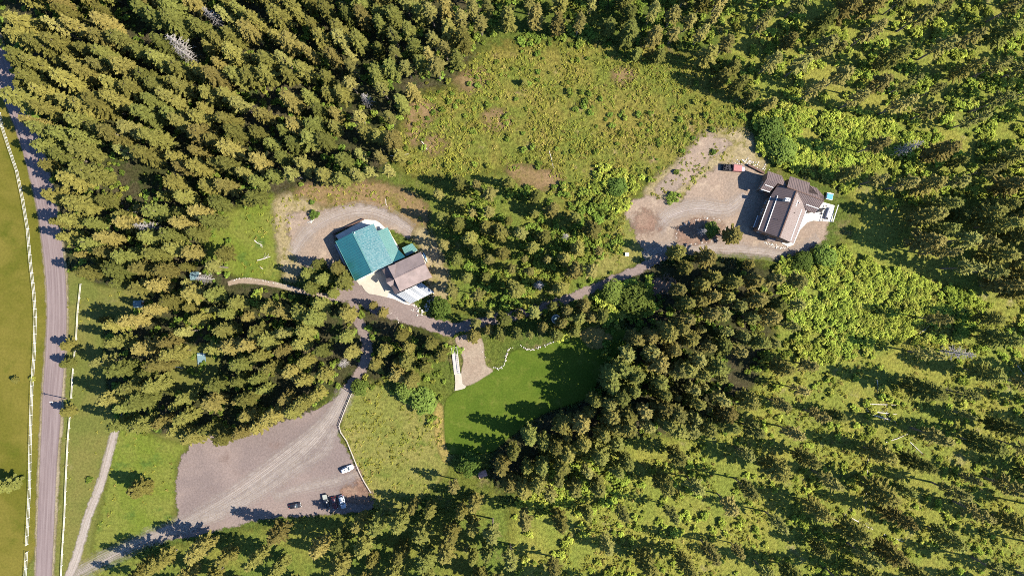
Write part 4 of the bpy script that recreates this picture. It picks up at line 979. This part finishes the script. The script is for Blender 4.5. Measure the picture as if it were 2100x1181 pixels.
def heading(dx, dy): return math.atan2(-dy, dx)
car(713, 960, heading(20, -9), 4.8, 1.95, 'm_carwhite', 'parked_car', 'white car parked alone near the rail fence in the gravel lot', 'car')
car(669.5, 1026, heading(4, 21), 5.3, 2.0, 'm_carblack', 'pickup_truck', 'dark pickup with grey bed cover, leftmost of three parked side by side', 'pickup', 'pickup', 'm_bedcover')
car(687, 1029, heading(4, 21), 4.6, 1.85, 'm_carmaroon', 'parked_car', 'dark maroon car between the two other vehicles at the lot edge', 'car')
car(703, 1027, heading(6, 24), 5.0, 2.0, 'm_carsilver', 'parked_car', 'silver car, rightmost of the three parked side by side', 'car')
car(606.5, 1035, heading(18, -3), 4.5, 1.85, 'm_carblack', 'parked_car', 'black car parked alone in tree shade at the bottom of the lot', 'car', 'car')
tr = empty('truck', W(*H2(360, 155)), heading(285, 25)); tag(tr, 'old red truck with dark loaded bed parked under the bare bank', 'truck')
MB().box((0, 0, .75), (8.0, 2.0, .3)).build('chassis', 'm_load', tr, True)
MB().rings([[(-.2, -1.2, .9), (3.0, -1.2, .9), (3.0, 1.2, .9), (-.2, 1.2, .9)], [(-.2, -1.2, 2.3), (2.9, -1.15, 2.3), (2.9, 1.15, 2.3), (-.2, 1.2, 2.3)], [(0, -1.1, 2.45), (2.7, -1.05, 2.45), (2.7, 1.05, 2.45), (0, 1.1, 2.45)]]).build('cab', 'm_truckred', tr, True)
MB().rings([[(3.01, -.9, .8), (4.3, -.85, .8), (4.3, .85, .8), (3.01, .9, .8)], [(3.01, -.85, 1.45), (4.3, -.7, 1.3), (4.3, .7, 1.3), (3.01, .85, 1.45)]]).build('hood', 'm_truckhood', tr, True)
MB().box((3.0, 0, 1.9), (.06, 1.9, .6)).build('windscreen', 'm_glass', tr, True)
for sy in (-1, 1): MB().box((-1.9, sy * 1.15, 1.3), (3.0, .12, .8)).build('bed_side', 'm_load', tr, True)
MB().box((-3.45, 0, 1.3), (.12, 2.3, .8)).build('tailgate', 'm_load', tr, True); MB().box((-1.9, 0, .97), (3.0, 2.2, .1)).build('bed_floor', 'm_load', tr, True)
q = random.Random(5); ld = MB()
for _ in range(26):
    x, y = q.uniform(-3.2, -.6), q.uniform(-.95, .95); ld.box((x, y, 1.3 + q.uniform(0, .5)), (q.uniform(.3, .8), q.uniform(.2, .6), q.uniform(.15, .4)), q.uniform(0, 3))
ld.build('load', 'm_load', tr, True)['kind'] = 'stuff'
for x in (-2.6, -1.4, 3.4):
    for sy in (-1, 1):
        wh = MB().tube([(x, sy * 1.0 - .15, .48), (x, sy * 1.0 + .15, .48)], [.48, .48], 14).build('wheel', 'm_tyre', tr, True)
        MB().tube([(x, sy * 1.14, .48), (x, sy * 1.18, .48)], [.25, .22], 10).build('rim', 'm_rim', wh, True)

# ------------------------------------------------------------------ fences
def unit_box(name, mat): return MB().box((0, 0, 0), (1, 1, 1)).mesh(name, mat)
def fence(name, label, line, step, ph, rails, mat, pw=0.14, rw_=(0.05, 0.14), gaps=(), extra=None):
    C = [Vector((*XY(p), 0)) for p in line]; pts_ = []
    for a, b in zip(C[:-1], C[1:]):
        n = max(1, round((b - a).length / step)); pts_ += [a.lerp(b, k / n) for k in range(n)]
    pts_.append(C[-1]); o = empty(name, pts_[0]); tag(o, label, 'fence')
    pm, rm = unit_box('post', mat), unit_box('rail', mat); base = pts_[0]
    for p in pts_: inst('post', pm, o, p - base + Vector((0, 0, ph / 2 - .1)), 0, (pw, pw, ph + .2))
    for i, (a, b) in enumerate(zip(pts_[:-1], pts_[1:])):
        if i in gaps: continue
        d = b - a; rz = math.atan2(d.y, d.x)
        for z in rails: inst('rail', rm, o, (a + b) / 2 - base + Vector((0, 0, z + rnd.uniform(-.02, .02))), rz, (d.length * 0.995, rw_[0], rw_[1]))
    return o
fence('white_fence', 'long white three-rail fence between the meadow and the gravel road', [(2, 232), (8, 262), (22, 305), (38, 352), (50, 410), (60, 470), (66, 540), (73, 600), (76, 650), (74, 720), (69, 790), (67, 850), (65, 930), (64, 1000), (61, 1060), (58, 1115)], 3.4, 1.65, (0.3, 0.95, 1.58), 'm_white', 0.12, (0.035, 0.10))
fence('white_fence', 'short end piece of white fence at the bottom left, past a gap', [(58, 1130), (55, 1181), (52, 1240)], 3.4, 1.65, (0.3, 0.95, 1.58), 'm_white', 0.12, (0.035, 0.10))
fence('grey_fence', 'weathered pale two-rail fence on the verge right of the road, upper length', [(168, 583), (162, 640), (159, 694), (156, 720), (152, 765), (149, 815)], 4.5, 1.2, (0.6, 1.1), 'm_railgrey', 0.13, (0.08, 0.13))
fence('grey_fence', 'weathered pale two-rail fence on the verge right of the road, lower length', [(146, 855), (142, 900), (138, 980), (135, 1060), (130, 1135), (128, 1181), (126, 1240)], 4.5, 1.2, (0.6, 1.1), 'm_railgrey', 0.13, (0.08, 0.13))
fence('rail_fence', 'rustic wooden rail fence along the right edge of the gravel lot', [(722, 806), (708, 840), (696, 872), (700, 886), (712, 903), (725, 935), (737, 965), (747, 985), (761, 1008)], 3.2, 1.1, (0.5, 0.95), 'm_oldwood', 0.18, (0.12, 0.14))

# ------------------------------------------------------------------ stairs, paths, stone edging
st = empty('footbridge', W(932, 735)); tag(st, 'pale wooden walkway with slatted railings leading down to the lawn', 'walkway')
A = Vector((*XY((932, 711)), 0)); B = Vector((*XY((938, 766)), 0)); d = (B - A).normalized(); nn = Vector((-d.y, d.x, 0)); Ls = (B - A).length; rz = math.atan2(d.y, d.x)
pm = unit_box('plank', 'm_deck'); bm_ = unit_box('baluster', 'm_deck')
npl = 26
for k in range(npl):
    f = (k + .5) / npl; p = A + d * Ls * f; inst('plank', pm, st, p - st.location + Vector((0, 0, 0.75 - 0.45 * f + rnd.uniform(-.01, .01))), rz, (Ls / npl * 0.86, 1.9, 0.06))
for s in (-1, 1):
    a, b = A + nn * s * .98, B + nn * s * .98
    MB().bar(a + Vector((0, 0, .62)), b + Vector((0, 0, .17)), .12, .2).build('stringer', 'm_deck', st)
    MB().bar(a + Vector((0, 0, 1.75)), b + Vector((0, 0, 1.3)), .14, .08).build('handrail', 'm_deck', st)
    for k in range(15):
        f = k / 14; p = a.lerp(b, f); inst('baluster', bm_, st, p - st.location + Vector((0, 0, .9 - .45 * f / 1.0 + .0)), rz, (.09, .07, 1.65))
fp = MB(); q = random.Random(9)
slab('flagstone_walk', [(932.5, 766), (946, 765), (948.5, 786), (956, 792), (953, 796), (946, 798), (932.5, 801), (934, 785)], 'm_concrete', 0.06)
def stones(name, label, line, r=0.3, step=0.42, jit=0.18, seed=1):
    C = smooth_poly([XY(p) for p in line], 6, False); q = random.Random(seed); m = MB(); acc = 0
    for a, b in zip(C[:-1], C[1:]):
        L = np.hypot(*(b - a)); acc += L
        while acc > step:
            acc -= step; p = a + (b - a) * q.random(); x, y = p[0] + q.gauss(0, jit), p[1] + q.gauss(0, jit); rr = r * 0.72 * q.uniform(.6, 1.35)
            n = 6; a0 = q.uniform(0, 6)
            ring = lambda k_, z: [(x + math.cos(a0 + 6.283 * i / n) * rr * k_ * q.uniform(.8, 1.15), y + math.sin(a0 + 6.283 * i / n) * rr * k_ * q.uniform(.8, 1.15), z) for i in range(n)]
            m.rings([ring(.95, -.05), ring(1, rr * .5), ring(.55, rr * q.uniform(.8, 1.1))])
    o = m.thing(name, 'm_stone'); o['kind'] = 'stuff'; o['label'] = label; o['category'] = 'stones'
    return o
stones('stone_edging', 'pale stone ring round the planting bed in the yard', [(1392, 498), (1386, 482), (1398, 464), (1425, 452), (1450, 448), (1476, 452), (1487, 464), (1486, 480), (1464, 493), (1430, 500), (1398, 502)], .34, .5, .12, 2)
stones('stone_edging', 'pale stone wall curving along the lawn below the bank', [(1012, 752), (1022, 757), (1034, 747), (1038, 735), (1040, 722), (1050, 712)], .34, .36, .2, 3)
stones('stone_edging', 'pale stone wall at the upper edge of the lawn', [(1066, 708), (1085, 717), (1105, 712), (1125, 706), (1137, 696), (1134, 688)], .36, .36, .22, 4)
stones('stone_edging', 'stones lining the little path beside the walkway', [(938, 696), (950, 706), (953, 725), (954, 745), (951, 760), (945, 764)], .25, .4, .1, 5)
stones('stone_edging', 'stones lining the right side of the little path', [(984, 700), (987, 715), (991, 728), (996, 734)], .25, .4, .1, 6)
stones('stone_edging', 'pale stones along the top of the footpath left of the dirt yard', [(476, 577), (495, 571), (520, 572), (550, 577), (585, 585), (615, 594)], .28, .42, .15, 7)
stones('stone_edging', 'rubble stones below the grey porch roof', [(845, 625), (855, 638), (866, 640), (880, 625), (890, 612)], .4, .2, .7, 8)
stones('stone_edging', 'rubble stones in front of the brown-roofed house', [(1568, 498), (1582, 502), (1600, 508), (1612, 508)], .4, .22, .4, 9)
stones('stone_edging', 'pale rocks beside the green bush in the dirt yard', [(630, 457), (636, 456), (644, 450)], .6, .55, .2, 10)
stones('stone_edging', 'pale rubble behind the dark red wall', [(1505, 335), (1525, 330), (1545, 338), (1570, 350)], .4, .18, .8, 12)
stones('stone_edging', 'pale stones edging the lane below the shingle roof', [(795, 640), (812, 648), (817, 662)], .25, .35, .12, 13)

# ------------------------------------------------------------------ small things
def bush(name, label, px, py, r, h, mat, seed):
    m, _ = leafy(seed, h, r, int(500 * r), 0.42, mat, False, 9)
    o = bpy.data.objects.new(name, m); col.objects.link(o); o.location = W(px, py); tag(o, label, 'bush')
    return o
bush('bush', 'round green bush alone in the pale dirt yard', 645, 441, 1.9, 2.0, 'm_decid', 601)
bush('bush', 'tiny bush above the round bush in the dirt yard', 640, 416, 1.0, 1.1, 'm_decid', 602)
bush('bush', 'green bush at the upper right corner of the lawn', 1152, 688, 2.6, 2.0, 'm_brush', 603)
bush('bush', 'small dark bush on the bare bank by the yard', 1386, 353, 1.2, 1.2, 'm_decid', 604)
bush('bush', 'green bush at the foot of the bare bank', 1378, 405, 2.6, 1.6, 'm_under', 605)
bush('bush', 'small round bush high on the bare bank', 1462, 313, 1.0, 1.1, 'm_decid', 606)
bush('bush', 'low bush between the driveway and the road', 184, 982, 1.4, .8, 'm_under', 607)
bush('bush', 'little bush at the fence on the meadow', 69, 776, 1.3, 1.2, 'm_under', 608)
bush('bush', 'green bush between walkway and stone path', 940, 718, 1.6, 1.0, 'm_under', 609)
bush('bush', 'dark leafy bush left of the wooden walkway', 918, 715, 2.4, 2.2, 'm_under', 610)
bush('bush', 'dry reddish bush below the right yard end', 1617, 537, 2.8, 2.4, 'm_tuft', 611)
def log(label, a, b, r=0.2, branches=0, seed=0):
    """fallen trunk from root to tip"""
    q = random.Random(seed); p0, p1 = Vector((*XY(a), r)), Vector((*XY(b), r * .6)); t = empty('fallen_log', (p0.x, p0.y, 0)); tag(t, label, 'log')
    mid = (p0 + p1) / 2 + Vector((q.uniform(-.3, .3), q.uniform(-.3, .3), .1))
    MB().tube([p0, mid, p1], [r, r * .8, r * .35], 7).build('trunk', 'm_log', t)
    d = (p1 - p0)
    for k in range(branches):
        p = p0 + d * q.uniform(.35, .95); an = math.atan2(d.y, d.x) + q.choice((-1, 1)) * q.uniform(.5, 1.2); L = q.uniform(.8, 2.0)
        MB().tube([p, p + Vector((math.cos(an) * L, math.sin(an) * L, q.uniform(0, .5)))], [.06, .025], 4).build('branch', 'm_log', t)
LOGS = [('pale curved log at the lower edge of the clearing', (1193, 393), (1234, 417), .22, 0), ('thin pale log lying across the middle of the clearing', (1124, 303), (1135, 345), .12, 0),
 ('forked pale log on the left rim of the clearing', (864, 290), (876, 308), .2, 3), ('bleached log with branches on the glade', (522, 493), (538, 502), .2, 4), ('bleached log at the lower end of the glade', (528, 534), (555, 526), .2, 5),
 ('short pale log at the bottom of the glade', (534, 547), (540, 551), .2, 0), ('long bleached log above the glade', (418, 437), (460, 456), .18, 5),
 ('long white log in the upper left forest', (318, 220), (357, 238), .2, 0), ('pair-topmost white log by the road forest glade', (248, 432), (277, 442), .18, 0), ('lower white log by the road forest glade', (262, 430), (283, 436), .18, 0),
 ('upper of the crossed white logs in the right meadow', (1783, 828), (1838, 830), .22, 2), ('middle one of the crossed white logs in the right meadow', (1778, 842), (1839, 849), .22, 5), ('lowest of the crossed white logs in the right meadow', (1782, 848), (1842, 865), .22, 6),
 ('upright-lying white log through the crossed logs', (1774, 818), (1778, 842), .16, 0), ('thin white log above the crossed logs', (1798, 778), (1800, 805), .14, 1), ('dark-shadowed pale log right of the meadow', (1816, 906), (1862, 889), .18, 0),
 ('pale log below the meadow on the right', (1866, 906), (1894, 932), .16, 1), ('thin white trunk lying up-down in the lower right wood', (1780, 940), (1775, 1048), .12, 0), ('bleached fallen tree with roots in the lower right wood', (1728, 1052), (1790, 1085), .25, 7),
 ('white fallen trunk in the lower right corner wood', (1812, 1095), (1852, 1110), .18, 1), ('thin pale log at the right edge', (2085, 748), (2100, 768), .16, 0), ('pale log under the bottom pine wood', (1318, 1155), (1340, 1178), .15, 0),
 ('white log on the bright brush left of the dead pine', (1885, 683), (1905, 668), .14, 0), ('pale log at the left forest edge of the clearing', (800, 320), (838, 316), .14, 2), ('white log near the top, left forest', (185, 8), (215, 30), .18, 0),
 ('short log on the dirt slope', (791, 408), (795, 425), .14, 0), ('pale log in the forest left of the dirt slope', (630, 340), (640, 343), .18, 0), ('small log beside the pale panel', (360, 752), (375, 756), .12, 1)]
for i, (lab, a, b, r, nb) in enumerate(LOGS): log(lab.replace('pair-topmost', 'upper'), a, b, r, nb, 700 + i)
# utility pole
up = empty('utility_pole', W(136.2, 816.6)); tag(up, 'dark wooden utility pole with white top between road and verge', 'pole')
MB().tube([(up.location.x, up.location.y, -.5), (up.location.x, up.location.y, 8.0)], [.2, .13], 8).build('post', 'm_pole', up)
MB().box((up.location.x - .25, up.location.y, 7.9), (.9, .3, .2)).build('lamp_head', 'm_lampwhite', up)
MB().bar((up.location.x, up.location.y - .5, 7.5), (up.location.x, up.location.y + .5, 7.5), .12, .12).build('crossarm', 'm_pole', up)
def hut(name, label, px, py, w, d, h, ang, roofmat, wallmat, cat):
    o = empty(name, W(px, py), ang); tag(o, label, cat)
    MB().box((0, 0, h / 2 - .1), (w * .86, d * .86, h + .2)).build('wall', wallmat, o, True)
    MB().rings([[(-w / 2, -d / 2, h), (w / 2, -d / 2, h), (w / 2, d / 2, h), (-w / 2, d / 2, h)], [(-w / 2, -.06, h + .5), (w / 2, -.06, h + .5), (w / 2, .06, h + .5), (-w / 2, .06, h + .5)]]).build('roof', roofmat, o, True)
    MB().box((w * .44, 0, h * .45), (.06, .8, h * .85)).build('door', 'm_darkwood', o, True)
    return o
hut('shed', 'small shed with pale blue roof at the edge of the left forest', 289, 623, 3.0, 2.6, 2.2, .05, 'm_paleblue', 'm_white', 'shed')
hut('shed', 'shed with blue-grey roof half hidden under firs above the footpath', 405, 566, 3.2, 2.8, 2.2, .05, 'm_paleblue', 'm_wallcream', 'shed')
hut('shed', 'small shelter with reddish slatted roof below the lawn', 990, 969, 3.2, 2.2, 2.0, .35, 'm_slate', 'm_wallwood', 'shelter')
pn = empty('panel_table', W(415, 735), .08); tag(pn, 'pale blue-grey flat panel on low legs beside the glade', 'panel')
MB().box((0, 0, .62), (3.0, 4.2, .1)).build('top', 'm_paleblue', pn, True)
for k in (-.7, .7): MB().box((0, k * 2, .69), (3.0, .08, .05)).build('batten', 'm_white', pn, True)
for sx in (-1.3, 1.3):
    for sy in (-1.9, 1.9): MB().box((sx, sy, .26), (.1, .1, .6)).build('leg', 'm_oldwood', pn, True)
tp = empty('trampoline', W(1140, 654)); tag(tp, 'round pale trampoline in the shade above the lawn', 'trampoline')
ringp = lambda r, z, n=24: [(math.cos(6.2832 * k / n) * r, math.sin(6.2832 * k / n) * r, z) for k in range(n)]
MB().rings([ringp(1.25, .8), ringp(1.25, .83)]).build('mat', 'm_paleblue', tp, True)
MB().tube([*ringp(1.5, .8), ringp(1.5, .8)[0]], [.17] * 25, 6, False).build('padding', 'm_white', tp, True)
for k in range(6): MB().tube([(math.cos(k * 1.047) * 1.5, math.sin(k * 1.047) * 1.5, 0), (math.cos(k * 1.047) * 1.5, math.sin(k * 1.047) * 1.5, .8)], [.05, .05], 6).build('leg', 'm_oldwood', tp, True)
def hull(name, label, px, py, ang, L, w, mat, cat, h=.55):
    o = empty(name, W(px, py), ang); tag(o, label, cat); rs = []
    for f in (-.5, -.42, -.25, 0, .25, .42, .5):
        hw = w / 2 * max(.06, (1 - (abs(f) * 2) ** 2.6)); rs.append([(f * L, -hw, h), (f * L, -hw * .6, .12), (f * L, 0, .0), (f * L, hw * .6, .12), (f * L, hw, h), (f * L, 0, h * 1.12)])
    MB().rings(rs).build('hull', mat, o, True, True)
    return o
cn = hull('canoe', 'upturned pale blue canoe at the right end of the shingle roof', *H1(1135, 550), heading(55, 125), 3.9, .85, 'm_canoe', 'canoe', .4)
MB().bar((-1.9, 0, .47), (1.9, 0, .47), .06, .05).build('keel_strip', 'm_white', cn, True)
bt = empty('boat', W(*H2(1518, 700)), heading(-45, 130)); tag(bt, 'white boat with dark stern on the concrete patio', 'boat')
rs = []
for f, k in ((-.5, .25), (-.4, .7), (-.2, .95), (.1, 1), (.4, .92), (.5, .8)):
    hw = .95 * k; rs.append([(f * 4.4, -hw, .95), (f * 4.4, -hw * .7, .4), (f * 4.4, 0, .3), (f * 4.4, hw * .7, .4), (f * 4.4, hw, .95), (f * 4.4, 0, 1.15)])
MB().rings(rs).build('hull', 'm_white', bt, True, True); MB().box((1.9, 0, .95), (.55, .8, .75)).build('outboard_motor', 'm_load', bt, True); MB().bar((-1.0, 0, 1.16), (1.0, .2, 1.16), .12, .06).build('cover_strap', 'm_load', bt, True)
MB().box((0, 0, .2), (3.0, 1.2, .16)).build('cradle', 'm_oldwood', bt, True)
ht = empty('hot_tub', W(*H2(1535, 492)), math.radians(-12)); tag(ht, 'square hot tub with bright blue cover at the house corner', 'hot tub')
MB().box((0, 0, .4), (2.3, 2.5, .8)).build('tub', 'm_white', ht, True); MB().box((0, -.1, .86), (2.1, 2.0, .1)).build('cover', 'm_bluecover', ht, True)
fence('patio_rail', 'dark rail across the white patio left of the boat', [H2(1492, 605), H2(1440, 792)], 4.0, 1.0, (0.95,), 'm_load', .12, (.14, .12))
fence('patio_rail', 'white rail at the outer edge of the patio right of the boat', [H2(1635, 600), H2(1570, 800)], 4.0, 1.0, (0.95,), 'm_white', .12, (.22, .14))
fs = empty('patio_set', W(*H2(1425, 660))); tag(fs, 'dark outdoor table and chairs on the white patio', 'table set')
MB().rings([[(x * .75 + fs.location.x, y * .75 + fs.location.y, .7) for x, y, _ in ringp(1, 0, 12)], [(x * .75 + fs.location.x, y * .75 + fs.location.y, .76) for x, y, _ in ringp(1, 0, 12)]]).build('table_top', 'm_load', fs)
MB().box((fs.location.x, fs.location.y, .35), (.12, .12, .7)).build('table_leg', 'm_load', fs)
for k in range(4):
    a = k * 1.57 + .4; c = fs.location + Vector((math.cos(a) * 1.25, math.sin(a) * 1.25, 0))
    MB().box((c.x, c.y, .45), (.5, .5, .08), a).box((c.x + math.cos(a) * .25, c.y + math.sin(a) * .25, .75), (.06, .5, .6), a).box((c.x, c.y, .2), (.4, .4, .42), a).build('chair', 'm_load', fs)
wp = empty('wood_pile', W(1386, 588)); tag(wp, 'small heap of boards and pipes on bare soil right of the leafy tree', 'wood pile')
for k in range(9):
    q = random.Random(900 + k); c = wp.location + Vector((q.uniform(-1.5, 1.5), q.uniform(-1, 1), .12 + .06 * k)); a = q.uniform(-.9, .2)
    MB().box(c, (q.uniform(1.5, 3.2), .2, .12), a).build('board', q.choice(('m_load', 'm_white', 'm_darkwood', 'm_deck')), wp)
zone('bare_soil', [(1332, 572), (1370, 572), (1390, 590), (1375, 600), (1338, 598)], 'm_soil', margin=2)
ub = empty('utility_box', W(1285, 522)); tag(ub, 'pale utility box at the grass edge beside the lane', 'box')
MB().box((ub.location.x, ub.location.y, .5), (1.2, 1.0, 1.1)).build('cabinet', 'm_flag', ub); MB().box((ub.location.x, ub.location.y, 1.1), (1.35, 1.15, .1)).build('lid', 'm_white', ub)
